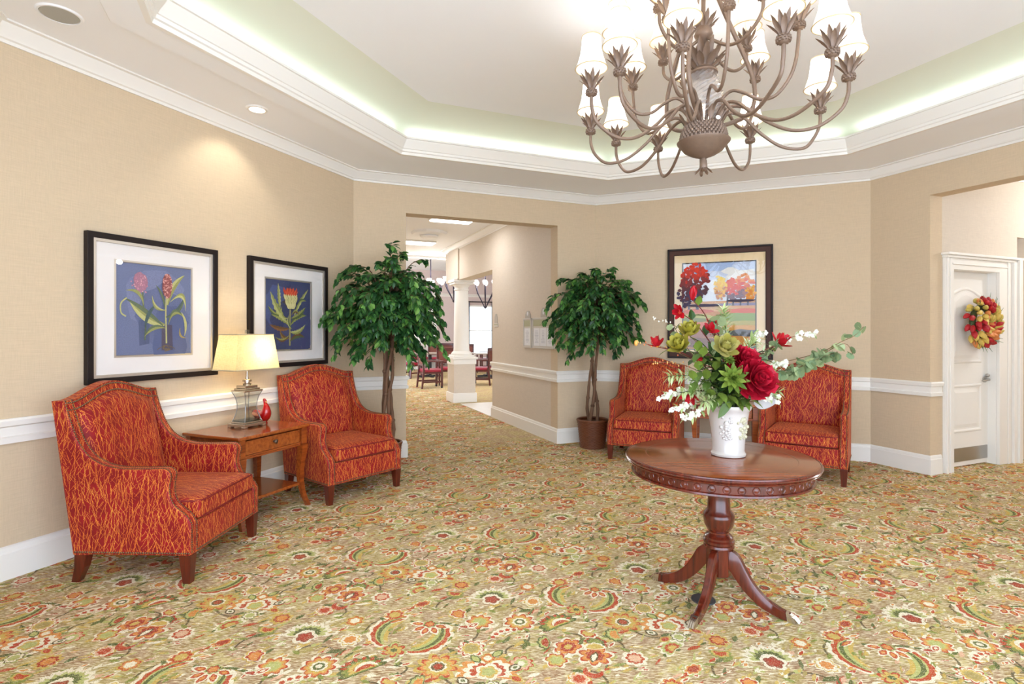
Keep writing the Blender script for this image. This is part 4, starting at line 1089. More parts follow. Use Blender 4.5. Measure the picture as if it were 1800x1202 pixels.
for k in range(4):
    A = radians(140 + 90 * k); M_ = Matrix.Rotation(A, 4, 'Z')
    pth = smoothpath([(.045, 0, .235), (.075, 0, .225), (.105, 0, .18), (.15, 0, .118), (.215, 0, .062), (.29, 0, .032), (.345, 0, .022)], 4)
    vs = []; fs = []; nP = len(pth)
    for i, p in enumerate(pth):
        tg = (pth[min(i + 1, nP - 1)] - pth[max(i - 1, 0)]).normalized(); nn = Vector((-tg.z, 0, tg.x)); t_ = i / (nP - 1)
        h = .046 * (1 - t_) + .018 * t_; w_ = .021 * (1 - t_) + .015 * t_
        if i == 0: h = .04
        for sw_, sh_ in ((-1, -1), (1, -1), (1, .8), (.7, 1), (-.7, 1), (-1, .8)): vs.append(p + Vector((0, w_ * sw_, 0)) + nn * h * sh_)
    for i in range(nP - 1):
        for j in range(6): fs.append((i * 6 + j, i * 6 + (j + 1) % 6, i * 6 + 6 + (j + 1) % 6, i * 6 + 6 + j))
    fs += [tuple(range(6))[::-1], tuple((nP - 1) * 6 + j for j in range(6))]
    lg = obj('leg', MB().add(vs, fs, M_), MAHOG, ft, smooth=45)
    cb = MB(); cb.hexa([(.335, -.017, 0.0), (.372, -.015, 0.0), (.372, .015, 0.0), (.335, .017, 0.0)], [(.328, -.018, .046), (.362, -.014, .034), (.362, .014, .034), (.328, .018, .046)], M_)
    for q in (-1, 0, 1): cb.tube([(.345, q * .009, .036), (.368, q * .010, .026), (.386, q * .011, .008)], [.006, .006, .005], 6, M_)
    obj('brass_cap', cb, SILVER, lg, smooth=50, label='silvery metal toe cap')
tag(obj('floor_outlet_cover', MB().lathe([(0, 0.003), (.062, .003), (.06, .008), (.045, .010), (0, .010)], 28), mat('charcoal_plastic', (52, 54, 58), .5), None, smooth=30, loc=(1.005, 2.86, 0)), 'round charcoal floor outlet cover under the pedestal table', 'outlet cover')
CERAM = mat('cream_ceramic', (196, 188, 180), .16, coat=.5)
AGED = mat('aged_relief_ceramic', (188, 180, 150), .4, noise=.25, nscale=60)
VX, VY, VZ = 1.14, 2.87, .760
va = thing('vase', 'tall cream ceramic vase with moulded flower relief on the pedestal table', 'vase', (VX, VY, VZ))
obj('body', MB().lathe([(0, .0), (.078, 0), (.086, .004), (.088, .014), (.083, .022), (.080, .03), (.083, .09), (.092, .16), (.101, .22), (.105, .238), (.113, .246), (.117, .258), (.115, .268), (.106, .268), (.099, .25), (.085, .13), (.07, .03), (0, .02)], 56), CERAM, va, smooth=40)
for az, sc, m_, lb in ((-118, 1.0, CERAM, 'cream moulded flower garland'), (-62, 1.0, AGED, 'aged grey-green flower relief')):
    rb = MB(); r_ = random.Random(abs(az))
    for k in range(26):
        a_ = radians(az) + r_.gauss(0, .15); z = .165 + r_.gauss(0, .034); R_ = .083 + (z - .09) * .13
        rb.ball((R_ * cos(a_), R_ * sin(a_), z), r_.uniform(.006, .012), None, 8, 5)
    for k in range(9):
        a_ = radians(az) + (k - 4) * .05; z = .112 - .012 * sin(k); R_ = .0865; rb.ball((R_ * cos(a_), R_ * sin(a_), z), .006, None, 7, 5)
    obj('relief', rb, m_, va, smooth=60, label=lb)
# ------------------------------------------------------------------ leafy trees in baskets
FICUS = islandmat('ficus_leaf', [(0, (30, 66, 36)), (.35, (48, 94, 48)), (.7, (66, 118, 56)), (.88, (92, 148, 66)), (1, (132, 180, 88))], .36, .5, .22)
BARK = mat('bark', (110, 80, 58), .8, noise=.3, nscale=18, bump=.4, stretch=(1, 1, .3))
def leaf(mb, p, d, up, ln, w, fold=.18, curl=.15):
    d = d.normalized(); s = d.cross(up)
    if s.length < 1e-3: s = d.orthogonal()
    s.normalize(); n = s.cross(d).normalized()
    a = p; tip = p + d * ln - n * ln * curl
    m1 = p + d * ln * .33; m2 = p + d * ln * .68 - n * ln * curl * .3
    l1, r1 = m1 + s * w * .95 + n * w * fold, m1 - s * w * .95 + n * w * fold
    l2, r2 = m2 + s * w * .72 + n * w * fold, m2 - s * w * .72 + n * w * fold
    mb.add([a, m1, m2, tip, l1, l2, r1, r2], [(0, 1, 4), (1, 2, 5, 4), (2, 3, 5), (0, 6, 1), (1, 6, 7, 2), (2, 7, 3)])
def wicker(name, parent, r0, r1, h, m):
    rows = 22; n = 72; vs = []; fs = []
    for i in range(rows * 3 + 1):
        t = i / (rows * 3); row = i // 3; ph = i % 3
        for j in range(n):
            a = 2 * pi * j / n
            r = r0 + (r1 - r0) * t + .011 * (1 if ph == 1 else (.35 if ph == 2 else -.25)) * (.5 + .5 * cos(a * 18 + pi * row))
            vs.append((r * cos(a), r * sin(a), h * t))
    for i in range(rows * 3):
        for j in range(n): fs.append((i * n + j, i * n + (j + 1) % n, (i + 1) * n + (j + 1) % n, (i + 1) * n + j))
    fs.append(list(range(n))[::-1])
    return obj(name, MB().add(vs, fs), m, parent, smooth=50, uv=False)
WICK = mat('dark_wicker', (112, 62, 34), .5, noise=.35, nscale=30, stretch=(1, 1, 4))
SOIL = mat('dried_moss', (86, 60, 44), .95, noise=.4, nscale=40, bump=.6)
def inroom(p, loc):
    for A_, B_ in ((K0, LA), (LA, AB), (AB, BC)):
        d = (B_ - A_).normalized(); n = Vector((d.y, -d.x)); q = Vector((p.x + loc[0], p.y + loc[1])) - A_
        s = q.dot(n)
        if s < .12: p = p + Vector((n.x, n.y, 0)) * (.12 - s)
    return p
def ficus(label, loc, seed, crown_c, rad, br, bh, stems):
    t = thing('potted_tree', label, 'potted tree', loc, 0, 'artificial leafy trees in baskets')
    r = random.Random(seed)
    b = wicker('basket', t, br * .80, br, bh, WICK)
    mb = MB(); mb.tube([(br * cos(2 * pi * k / 40), br * sin(2 * pi * k / 40), bh) for k in range(41)], .014, 8); obj('rim', mb, WICK, b, smooth=60, uv=False)
    obj('moss', MB().lathe([(0, bh - .012), (br * .6, bh - .016), (br - .004, bh - .03)], 30), SOIL, t, smooth=50, uv=False)
    tops = []
    for k in range(stems):
        a0 = 2 * pi * k / stems + r.uniform(-.3, .3); pts = []
        for i in range(9):
            s_ = i / 8; z = bh - .05 + s_ * (crown_c[2] + .12 - bh); a = a0 + s_ * 3.6
            rr = .055 * (1 - .35 * s_) + .02 * sin(7 * s_ + k)
            q = s_ * s_
            pts.append((rr * cos(a) + crown_c[0] * q + r.uniform(-.008, .008), rr * sin(a) + crown_c[1] * q + r.uniform(-.008, .008), z))
        tops.append(Vector(pts[-1]))
        P = smoothpath(pts, 4); n = len(P)
        mb = MB().tube(P, [.021 * (1 - .45 * i / n) * (1 + .10 * sin(i * 1.9 + k)) for i in range(n)], 8)
        for q in range(3):
            i = r.randrange(4, n - 6); mb.ball(P[i], .026, None, 7, 5)
        obj('trunk', mb, BARK, t, smooth=60, uv=False)
    lv = MB(); tw = MB(); C = Vector(crown_c)
    for k in range(210):
        for _ in range(50):
            d = Vector((r.gauss(0, 1), r.gauss(0, 1), r.gauss(0, .9))).normalized()
            if d.z > -.75: break
        f = (r.uniform(.35, .98) if k % 5 else r.uniform(.9, 1.12))
        end = inroom(C + Vector((d.x * rad[0], d.y * rad[0], d.z * rad[1])) * f, loc)
        start = C + Vector((d.x * .07, d.y * .07, -.12 + d.z * rad[1] * .30))
        mid = (start + end) / 2 + Vector((0, 0, .10 + .05 * d.z))
        drop = inroom(end + Vector((d.x * .09, d.y * .09, -r.uniform(.02, .17) if d.z < .6 else -.01)), loc) - end
        P = smoothpath([start, mid, end, end + drop], 5)
        tw.tube(P, [.006 - .0045 * i / (len(P) - 1) for i in range(len(P))], 4)
        n = len(P)
        for i in range(5, n):
            for s in range(2):
                tg = (P[i] - P[i - 1]).normalized()
                side = tg.cross(Vector((0, 0, 1))); side = side.normalized() if side.length > .01 else Vector((1, 0, 0))
                dd = tg * r.uniform(.2, .9) + side * (1 if s else -1) * r.uniform(.4, 1.0) + Vector((d.x * .25, d.y * .25, -r.uniform(.0, .9)))
                leaf(lv, P[i] + tg * r.uniform(-.01, .02), dd, Vector((r.uniform(-.7, .7), r.uniform(-.7, .7), 1)), r.uniform(.064, .098), r.uniform(.020, .029))
        leaf(lv, P[-1], Vector((d.x * .3, d.y * .3, -1)), d, .075, .02)
    obj('branches', tw, BARK, t, smooth=60, uv=False)
    obj('foliage', lv, FICUS, t, uv=False, fixn=False)
    return t
ficus('tall leafy artificial tree behind the armchair, at the left edge of the hall opening', (-1.27, 5.50, 0), 3, (.03, -.02, 1.62), (.50, .60), .15, .29, 4)
ficus('leafy artificial tree in a dark wicker basket, right of the hall opening', (.985, 6.66, 0), 9, (.04, 0, 1.66), (.52, .56), .182, .335, 3)

# ------------------------------------------------------------------ flowers standing in the vase
M_RED = islandmat('red_petal', [(0, (160, 10, 26)), (1, (206, 28, 42))], .5, transl=.2)
M_PEO = islandmat('peony_petal', [(0, (140, 6, 30)), (.5, (180, 14, 42)), (1, (214, 44, 70))], .5, transl=.2)
M_YG = islandmat('yellow_green_petal', [(0, (136, 126, 34)), (1, (182, 172, 74))], .5, transl=.2)
M_PG = islandmat('olive_cream_petal', [(0, (160, 152, 70)), (1, (200, 190, 120))], .5, transl=.2)
M_GR = islandmat('green_petal', [(0, (84, 108, 32)), (1, (132, 150, 60))], .5, transl=.2)
M_WH = islandmat('white_blossom', [(0, (226, 222, 200)), (1, (244, 242, 230))], .6, transl=.2)
M_PALE = islandmat('pale_green_leaf', [(0, (150, 172, 104)), (.6, (188, 204, 142)), (1, (214, 222, 176))], .6, transl=.25)
M_EUC = islandmat('eucalyptus_leaf', [(0, (112, 134, 96)), (.6, (150, 166, 120)), (1, (178, 190, 140))], .55, transl=.3)
M_DK = islandmat('dark_leaf', [(0, (28, 52, 22)), (.6, (50, 78, 34)), (1, (110, 130, 50))], .4)
M_LUN = islandmat('silver_leaf', [(0, (196, 194, 196)), (1, (206, 206, 206))], .6, transl=.3)
STEM = mat('green_stem', (66, 84, 40), .6); STEMR = mat('reddish_stem', (112, 44, 36), .6); STEMB = mat('twig_stem', (120, 92, 60), .7)
MOUTH = Vector((VX, VY, VZ + .262))
fr = random.Random(21)
def petal(mb, base, d, up, ln, w, cup=.3, tip=.35):
    """cupped petal as a small grid"""
    d = d.normalized(); s = d.cross(up); s = s.normalized() if s.length > 1e-3 else d.orthogonal().normalized(); n = s.cross(d).normalized()
    prof = (.35, .8, 1.0, .85, tip); rows = len(prof); vs = []
    for i, pw in enumerate(prof):
        t = i / (rows - 1); c = base + d * ln * t + n * cup * ln * (t * t - .35 * t)
        for j in range(5):
            q = (j - 2) / 2; vs.append(c + s * w * pw * q + n * w * .35 * q * q * pw)
    mb.add(vs, [(i * 5 + j, i * 5 + j + 1, (i + 1) * 5 + j + 1, (i + 1) * 5 + j) for i in range(rows - 1) for j in range(4)])
def stemcurve(p, bend=.5, spread=.05):
    p = Vector(p); d = p - MOUTH; h = Vector((d.x, d.y, 0))
    base = MOUTH + h.normalized() * min(spread, h.length * .25) + Vector((0, 0, -.10))
    a = MOUTH + h * .22 + Vector((0, 0, max(.02, d.z * .45) + .03 * bend)); b_ = MOUTH + h * .62 + Vector((0, 0, d.z * .8 + .06 * bend))
    return smoothpath([base, a, b_, p], 6)
def stalk(t, P, m, r0=.004, r1=.0025):
    n = len(P); obj('stem', MB().tube(P, [r0 + (r1 - r0) * i / (n - 1) for i in range(n)], 6), m, t, smooth=60, uv=False)
def flowerthing(name, label, cat, group=None): 
    return thing(name, label, cat, (0, 0, 0), 0, group)
def bloom(t, kind, p, d, size, m):
    mb = MB(); d = Vector(d).normalized(); u = d.orthogonal().normalized(); w = d.cross(u); p = Vector(p)
    def ringdir(a, open_): return (d * cos(open_) + (u * cos(a) + w * sin(a)) * sin(open_)).normalized()
    if kind == 'bud':
        for k in range(6): petal(mb, p, ringdir(k * pi / 3 + .2, .22 + .1 * (k % 2)), d, size * (1 - .08 * (k % 2)), size * .26, .22, .25)
        petal(mb, p, ringdir(.1, .75), d, size * .95, size * .17, .25, .2)
    elif kind == 'magnolia':
        for k in range(7): petal(mb, p, ringdir(k * 2 * pi / 7, (.55, .95, 1.2)[k % 3]), d, size, size * .27, .28, .3)
    elif kind == 'peony':
        for ring, (n, op, ln, w_) in enumerate(((6, .45, .48, .22), (9, .65, .62, .22), (12, .85, .76, .23), (14, 1.05, .88, .24), (15, 1.3, .96, .25), (14, 1.55, 1.0, .25), (11, 1.85, .92, .25))):
            for k in range(n): petal(mb, p + d * size * (.22 - .05 * ring), ringdir(k * 2 * pi / n + ring * .4 + fr.uniform(-.15, .15), op + fr.uniform(-.12, .12)), d, size * ln * fr.uniform(.85, 1.08), size * w_, .5, .95)
    elif kind == 'artichoke':
        for ring, (n, op, ln) in enumerate(((4, .2, .8), (6, .5, .9), (7, .85, 1.0), (6, 1.25, .95))):
            for k in range(n): petal(mb, p + d * size * .1, ringdir(k * 2 * pi / n + ring * .5, op), d, size * ln, size * .30, .5, .3)
    elif kind == 'dahlia':
        for ring, (n, op, ln) in enumerate(((6, .2, .4), (8, .6, .6), (10, 1.0, .85), (11, 1.35, 1.0))):
            for k in range(n): petal(mb, p + d * size * (.2 - .05 * ring), ringdir(k * 2 * pi / n + ring * .33, op), d, size * ln, size * .15, .12, .15)
    o = obj('bloom', mb, m, t, smooth=70, uv=False, fixn=False)
    if kind in ('peony', 'magnolia'):
        obj('flower_centre', MB().ball(p + d * size * (.30 if kind == 'peony' else .1), size * .13), mat('stamen_yellow', (206, 140, 40), .7), o, smooth=60, uv=False)
    return o
def leaves_on(t, P, m, n, ln, w, frm=.35, name='leaves'):
    mb = MB(); N = len(P)
    for k in range(n):
        i = int((frm + (1 - frm) * k / n) * (N - 2)) + 1
        tg = (P[min(i + 1, N - 1)] - P[i - 1]).normalized(); a = k * 2.4; u = tg.orthogonal().normalized(); v = tg.cross(u)
        leaf(mb, P[i], tg * .7 + (u * cos(a) + v * sin(a)) * .8, Vector((0, 0, 1)), ln * fr.uniform(.8, 1.15), w)
    obj(name, mb, m, t, uv=False, fixn=False)
# blooms: name, label, pixel, depth, facing, size, material, stem, leaves
BL = [
 ('magnolia_stem', 'red magnolia bud standing highest in the bouquet, in front of the landscape picture', (1217, 527), 2.86, 'bud', (.05, -.2, 1), .075, M_RED, STEMR, 3),
 ('magnolia_stem', 'half-open red magnolia over the left edge of the landscape frame', (1196, 550), 2.80, 'magnolia', (-.6, -.6, .1), .055, M_RED, STEMR, 2),
 ('magnolia_stem', 'spread red magnolia reaching left above the armchair back', (1156, 610), 2.76, 'magnolia', (-.25, .2, 1), .062, M_RED, STEMR, 3),
 ('magnolia_stem', 'open red magnolia on the right side of the bouquet, beside the landscape frame', (1368, 607), 2.86, 'magnolia', (.45, -.35, .8), .075, M_RED, STEMR, 3),
 ('magnolia_stem', 'small red flower in the middle of the bouquet, above the olive-cream bloom', (1249, 582), 2.80, 'magnolia', (-.2, -.8, .5), .05, M_RED, STEMR, 1),
 ('magnolia_stem', 'flat red flower tucked behind the round eucalyptus leaves', (1255, 574), 2.92, 'magnolia', (.1, -.3, 1), .055, M_RED, STEMR, 1),
 ('magnolia_stem', 'closed dark red bud low in the bouquet left of centre', (1236, 642), 2.74, 'bud', (-.6, -.4, .7), .062, M_RED, STEMR, 2),
 ('magnolia_stem', 'drooping red flower hanging low at the left of the vase', (1214, 690), 2.74, 'magnolia', (-.5, -.5, -.8), .062, M_RED, STEMR, 0),
 ('artichoke_flower', 'yellow-green cupped bloom, upper one at the left of the bouquet', (1213, 592), 2.72, 'artichoke', (-.2, -.35, .9), .074, M_YG, STEM, 1),
 ('artichoke_flower', 'yellow-green cupped bloom, lower and leftmost of the pair', (1199, 614), 2.68, 'artichoke', (-.55, -.5, .6), .078, M_YG, STEM, 1),
 ('artichoke_flower', 'open olive-cream bloom facing forward above the peonies', (1270, 616), 2.66, 'artichoke', (.0, -.9, .5), .085, M_PG, STEM, 2),
 ('dahlia_flower', 'green star-shaped dahlia facing forward left of the big peony', (1287, 666), 2.62, 'dahlia', (-.1, -1, .25), .08, M_GR, STEM, 2),
 ('dahlia_flower', 'small green dahlia bud above the star-shaped dahlia', (1282, 634), 2.66, 'dahlia', (-.1, -.8, .6), .032, M_GR, STEM, 0),
 ('peony_flower', 'crimson peony, the smaller upper one of two', (1305, 637), 2.70, 'peony', (.1, -.85, .5), .082, M_PEO, STEM, 1),
 ('peony_flower', 'large crimson peony with a yellow centre, the lower one of two', (1325, 668), 2.64, 'peony', (.15, -.95, .25), .102, M_PEO, STEM, 2)]
for nm, lb, q, Y, kd, d, sz, m_, st, nl in BL:
    p = px(q[0], q[1], Y); t = flowerthing(nm, lb, 'flower', {'magnolia_stem': 'red magnolia stems', 'artichoke_flower': 'cupped green blooms', 'dahlia_flower': 'green dahlias', 'peony_flower': 'crimson peonies'}[nm])
    P = stemcurve(p, .4); stalk(t, P, st); bloom(t, kd, p, d, sz, m_)
    if nl: leaves_on(t, P, M_DK, nl, .07, .02, .55)
# white blossom sprays
def spray(t, P, m, n, sz, frm=.55):
    mb = MB(); N = len(P)
    for k in range(n):
        f = frm + (1 - frm) * k / (n - 1); i = min(N - 1, int(f * (N - 1))); c = P[i] + Vector((fr.gauss(0, .008), fr.gauss(0, .008), fr.gauss(0, .008)))
        for j in range(5):
            a = 2 * pi * j / 5; petal(mb, c, Vector((cos(a), fr.uniform(-.8, 0), sin(a))), Vector((0, -1, .2)), sz, sz * .42, .2, .4)
    obj('blossoms', mb, m, t, smooth=70, uv=False, fixn=False)
SP = [('white blossom spray drooping lowest at the left, over the red chair seat', (1160, 697), 2.72, .5), ('white blossom spray drooping at the left, second from the lowest', (1182, 720), 2.70, .4), ('white blossom spray hanging furthest down at the left of the vase', (1203, 735), 2.66, .3),
      ('white blossom spray pointing right across the chair back', (1405, 655), 2.80, .3), ('white blossom cluster high on the right, past the magnolia', (1434, 585), 2.84, .6), ('white blossom spray right of the peonies', (1383, 640), 2.78, .4),
      ('white blossom spray in front of the landscape frame corner', (1340, 583), 2.84, .4), ('white blossom spray low on the right, by the table corner', (1368, 702), 2.70, .5), ('white blossom spray in the top middle behind the red flower', (1268, 580), 2.86, .3)]
for lb, q, Y, bd in SP:
    t = flowerthing('blossom_spray', lb, 'flower', 'white blossom sprays'); P = stemcurve(px(q[0], q[1], Y), bd); stalk(t, P, STEMB, .003, .0015)
    spray(t, P, M_WH, 16, .015, .70); leaves_on(t, P, M_PALE, 16, .05, .008, .35)
PS = [('pale feathery sprig reaching left under the yellow-green blooms', (1172, 662), 2.70, .5), ('pale feathery sprig hanging left, just below the longer one', (1196, 690), 2.68, .3), ('tall pale feathery sprig in front of the landscape picture', (1272, 543), 2.80, .2),
      ('pale feathery sprig top right of the peonies', (1330, 600), 2.74, .2), ('pale feathery sprig right of the large peony', (1362, 655), 2.70, .3), ('short pale feathery sprig over the left rim of the vase', (1236, 706), 2.68, .2), ('pale feathery sprig low at the right rim of the vase', (1372, 690), 2.72, .3)]
for lb, q, Y, bd in PS:
    t = flowerthing('feathery_sprig', lb, 'sprig', 'pale feathery sprigs'); P = stemcurve(px(q[0], q[1], Y), bd); stalk(t, P, STEM, .0035, .002); leaves_on(t, P, M_PALE, 80, .058, .0065, .25)
# round-leaved eucalyptus
ES = [('long eucalyptus branch stretching far right past the chair', [(1345, 650, 2.80), (1385, 655, 2.78), (1415, 640, 2.76), (1445, 628, 2.74), (1472, 618, 2.74)], 64, .026), ('eucalyptus branch with sparse tips reaching furthest up right', [(1370, 640, 2.84), (1440, 620, 2.8), (1480, 600, 2.78), (1502, 590, 2.77), (1518, 574, 2.76)], 12, .022), ('small eucalyptus tip hanging alone at the far right, below the highest tip', [(1380, 650, 2.80), (1440, 625, 2.8), (1485, 604, 2.78), (1501, 628, 2.76)], 9, .022),
      ('eucalyptus sprig in the top middle of the bouquet', [(1262, 620, 2.84), (1258, 585, 2.82), (1262, 556, 2.8)], 14, .028), ('eucalyptus sprig behind the magnolia on the right', [(1330, 640, 2.88), (1352, 620, 2.86), (1375, 590, 2.86)], 20, .022), ('grey eucalyptus sprig at the left before the frame edge', [(1230, 640, 2.84), (1200, 600, 2.8), (1183, 570, 2.78)], 10, .020)]
for lb, pts, n, sz in ES:
    t = flowerthing('eucalyptus_sprig', lb, 'sprig', 'eucalyptus sprigs'); Q = [px(*q) for q in pts]; P = smoothpath([MOUTH + Vector((0, 0, -.1)), MOUTH + (Q[0] - MOUTH) * .5 + Vector((0, 0, .02))] + Q, 6)
    stalk(t, P, STEMB, .003, .0015); mb = MB(); N = len(P)
    for k in range(n):
        i = int((.42 + .58 * (k + 1) / n) * (N - 1)); c = P[min(N - 1, i if k % 6 or n < 40 else i)]; d = Vector((fr.uniform(-1, 1), fr.uniform(-1, .3), fr.uniform(-.9, .9))).normalized(); s = d.orthogonal().normalized(); w = d.cross(s); cc = c + s * sz * 1.1
        mb.add([cc + (s * cos(2 * pi * j / 9) + w * sin(2 * pi * j / 9)) * sz * fr.uniform(.85, 1) for j in range(9)], [list(range(9))])
        mb.tube([c, cc], .0012, 3)
    obj('round_leaves', mb, M_EUC, t, uv=False, fixn=False)
# twigs with tiny buds at the far left
for lb, q in (('bare budded twig rising at the far left of the bouquet', (1150, 560)), ('budded twig with an orange tip, leftmost in the bouquet', (1118, 603)), ('orange berried twig running left along the chair top', (1150, 636))):
    t = flowerthing('budded_twig', lb, 'twig', 'budded twigs'); P = stemcurve(px(q[0], q[1], 2.76), .5); stalk(t, P, STEMB, .0025, .001)
    mb = MB()
    if q[0] == 1118: obj('tip_bud', MB().ball(P[-1], .010, None, 8, 6, sz=1.5), mat('orange_tip', (214, 150, 70), .5), t, smooth=60, uv=False)
    for k in range(16): mb.ball(P[len(P) - 1 - k // 2] + Vector((fr.gauss(0, .007), fr.gauss(0, .007), fr.gauss(0, .007))), .0035, None, 6, 4, sz=1.5)
    obj('buds', mb, M_WH if q[0] == 1150 and q[1] == 560 else islandmat('orange_bud', [(0, (206, 90, 50)), (1, (226, 190, 110))], .5), t, smooth=60, uv=False)
# dark foliage filling the mouth of the vase, the leaf over the rim, silvery leaf
FP = [(1222, 650), (1238, 668), (1255, 650), (1262, 690), (1280, 695), (1300, 700), (1320, 702), (1248, 700), (1345, 650), (1230, 625), (1290, 650), (1312, 620), (1220, 615), (1252, 625), (1335, 690), (1212, 668), (1340, 628)]
for k, q in enumerate(FP):
    t = flowerthing('leaf_stem', 'dark green leaf stem filling the middle of the bouquet above the vase', 'leaf', 'dark leaf stems'); P = stemcurve(px(q[0], q[1], 2.70 + .03 * (k % 3)), .2); stalk(t, P, STEM, .003, .002); leaves_on(t, P, M_DK, 7, .085, .024, .4)
t = flowerthing('drooping_leaf', 'single olive leaf hanging over the front rim of the vase', 'leaf'); mb = MB()
p0 = px(1283, 705, 2.742); p1 = px(1262, 734, 2.735)
leaf(mb, p0, p1 - p0, Vector((0, -1, 0)), (p1 - p0).length * 1.05, .024, .1, -.06); obj('blade', mb, islandmat('olive_leaf', [(0, (70, 94, 34)), (1, (76, 100, 36))], .45), t, uv=False, fixn=False)
stalk(t, smoothpath([MOUTH + Vector((.02, -.05, -.06)), MOUTH + Vector((.02, -.10, .02)), p0], 4), STEM, .003, .002)
t = flowerthing('silver_leaf', 'broad silvery white leaf at the right of the vase rim', 'leaf'); c = px(1345, 700, 2.80); mb = MB()
mb.grid(lambda u, v: c + Vector(((u - .5) * .12 * (1 - .2 * v), .03 * sin(3 * u) - .02 * v, (v - .55) * .11 * (1 - (2 * u - 1) ** 2 * .6))), 8, 6); obj('blade', mb, M_LUN, t, smooth=70, uv=False, fixn=False)
stalk(t, stemcurve(c + Vector((-.03, 0, -.02)), .1), STEMB, .003, .002)

# ------------------------------------------------------------------ chandelier
cx_, cy_ = CX + .005, CYR
cd = thing('chandelier', 'large bronze pineapple chandelier with many small white shades over the pedestal table', 'chandelier', (cx_, cy_, 0))
obj('hanging_rod', MB().tube([(0, 0, 3.12), (0, 0, 3.50)], .012, 10).lathe([(0, 3.47), (.06, 3.475), (.07, 3.49), (.07, 3.503)], 24), BRONZE, cd, smooth=40, uv=False)
obj('bowl', MB().lathe([(.0, 2.395), (.022, 2.398), (.035, 2.405), (.07, 2.418), (.105, 2.44), (.128, 2.470), (.144, 2.484), (.146, 2.490), (.128, 2.496)], 40, wob=lambda a, i: 1 + (.02 * cos(20 * a) if 2 < i < 6 else 0)), BRONZE, cd, smooth=50, uv=False)
sc = MB(); sc.lathe([(.124, 2.49), (.122, 2.52), (.114, 2.555), (.10, 2.58), (.0, 2.59)], 40)
for row in range(6):
    for k in range(34):
        a = 2 * pi * (k + .5 * (row % 2)) / 34; R_ = (.127, .125, .122, .118, .112, .105)[row]; sc.ball((R_ * cos(a), R_ * sin(a), 2.502 + .014 * row), .0095, None, 5, 4)
obj('scaled_band', sc, BRONZE, cd, smooth=40, uv=False)
fb = MB().lathe([(.012, 2.40), (.018, 2.385), (.021, 2.36), (.022, 2.335), (.012, 2.325), (.0, 2.322)][::-1], 16)
for k in range(8):
    a = k * pi / 4; petal(fb, Vector((.018 * cos(a), .018 * sin(a), 2.345)), Vector((cos(a), sin(a), -1.4)), Vector((0, 0, 1)), .045, .010, .3, .2)
obj('finial', fb, BRONZE, cd, smooth=60, uv=False, fixn=False)
def leafcrown(mb, z, r, n, ln, w, rows=2, op=.42, flare=.35):
    for row in range(rows):
        for k in range(n):
            a = 2 * pi * (k + .5 * row) / n; o_ = op + .28 * row; d = Vector((cos(a) * sin(o_), sin(a) * sin(o_), cos(o_)))
            petal(mb, Vector((r * cos(a), r * sin(a), z)), d, Vector((cos(a), sin(a), 0)), ln * (1 - .18 * row), w, flare, .15)
mb = MB(); leafcrown(mb, 2.585, .10, 12, .075, .018, 1, .3); obj('leaf_ring', mb, BRONZE, cd, smooth=60, uv=False, fixn=False)
GLP = glassmat('cut_glass', (244, 244, 246), 1.5, .02)
def pineglass():
    m, nt, b, out = newmat('cut_crystal'); N = nt.nodes; L = nt.links
    t = N.new('ShaderNodeBsdfTransparent'); t.inputs[0].default_value = (.98, .98, .99, 1)
    dw = N.new('ShaderNodeBsdfTranslucent'); dw.inputs[0].default_value = (.97, .97, 1, 1); fx = N.new('ShaderNodeMixShader'); fx.inputs[0].default_value = .38; L.new(t.outputs[0], fx.inputs[1]); L.new(dw.outputs[0], fx.inputs[2]); t = fx
    g = N.new('ShaderNodeBsdfGlossy'); g.inputs['Roughness'].default_value = .08; g.inputs[0].default_value = (.95, .95, .97, 1)
    x = N.new('ShaderNodeMixShader'); lw = N.new('ShaderNodeLayerWeight'); lw.inputs[0].default_value = .25
    L.new(lw.outputs['Facing'], x.inputs[0]); L.new(t.outputs[0], x.inputs[1]); L.new(g.outputs[0], x.inputs[2]); L.new(x.outputs[0], out.inputs[0]); return m
CRYS = pineglass()
gl = MB(); n = 28; rows = 16; vs = []; fs = []
for i in range(rows + 1):
    t_ = i / rows; z = 2.60 + .275 * t_; R_ = .062 + .042 * sin(pi * (t_ * .95 + .02)) ** .8
    for j in range(n):
        a = 2 * pi * j / n; R2 = R_ * (1 + .055 * (1 if (i + j) % 2 else -1)); a2 = a + i * .09; vs.append((R2 * cos(a2), R2 * sin(a2), z))
for i in range(rows):
    for j in range(n):
        a_, b_, c_, d_ = i * n + j, i * n + (j + 1) % n, (i + 1) * n + (j + 1) % n, (i + 1) * n + j
        fs += [(a_, b_, c_), (a_, c_, d_)]
obj('glass_pineapple', gl.add(vs, fs), CRYS, cd, uv=False, label='clear cut-glass pineapple body')
mb = MB().lathe([(.068, 2.872), (.078, 2.876), (.078, 2.886), (.062, 2.895), (.05, 2.91), (.03, 2.93), (0, 2.935)], 32); leafcrown(mb, 2.90, .042, 9, .155, .020, 3, .18); obj('pineapple_crown', mb, BRONZE, cd, smooth=60, uv=False, fixn=False)
mb = MB().lathe([(.0, 3.045), (.012, 3.05), (.02, 3.065), (.045, 3.085), (.052, 3.10), (.048, 3.11), (.044, 3.13), (.03, 3.145), (0, 3.15)], 28); leafcrown(mb, 3.13, .03, 8, .09, .014, 2, .3); mb.tube([(0, 0, 2.93), (0, 0, 3.06)], .009, 8)
obj('upper_hub', mb, BRONZE, cd, smooth=60, uv=False, fixn=False)
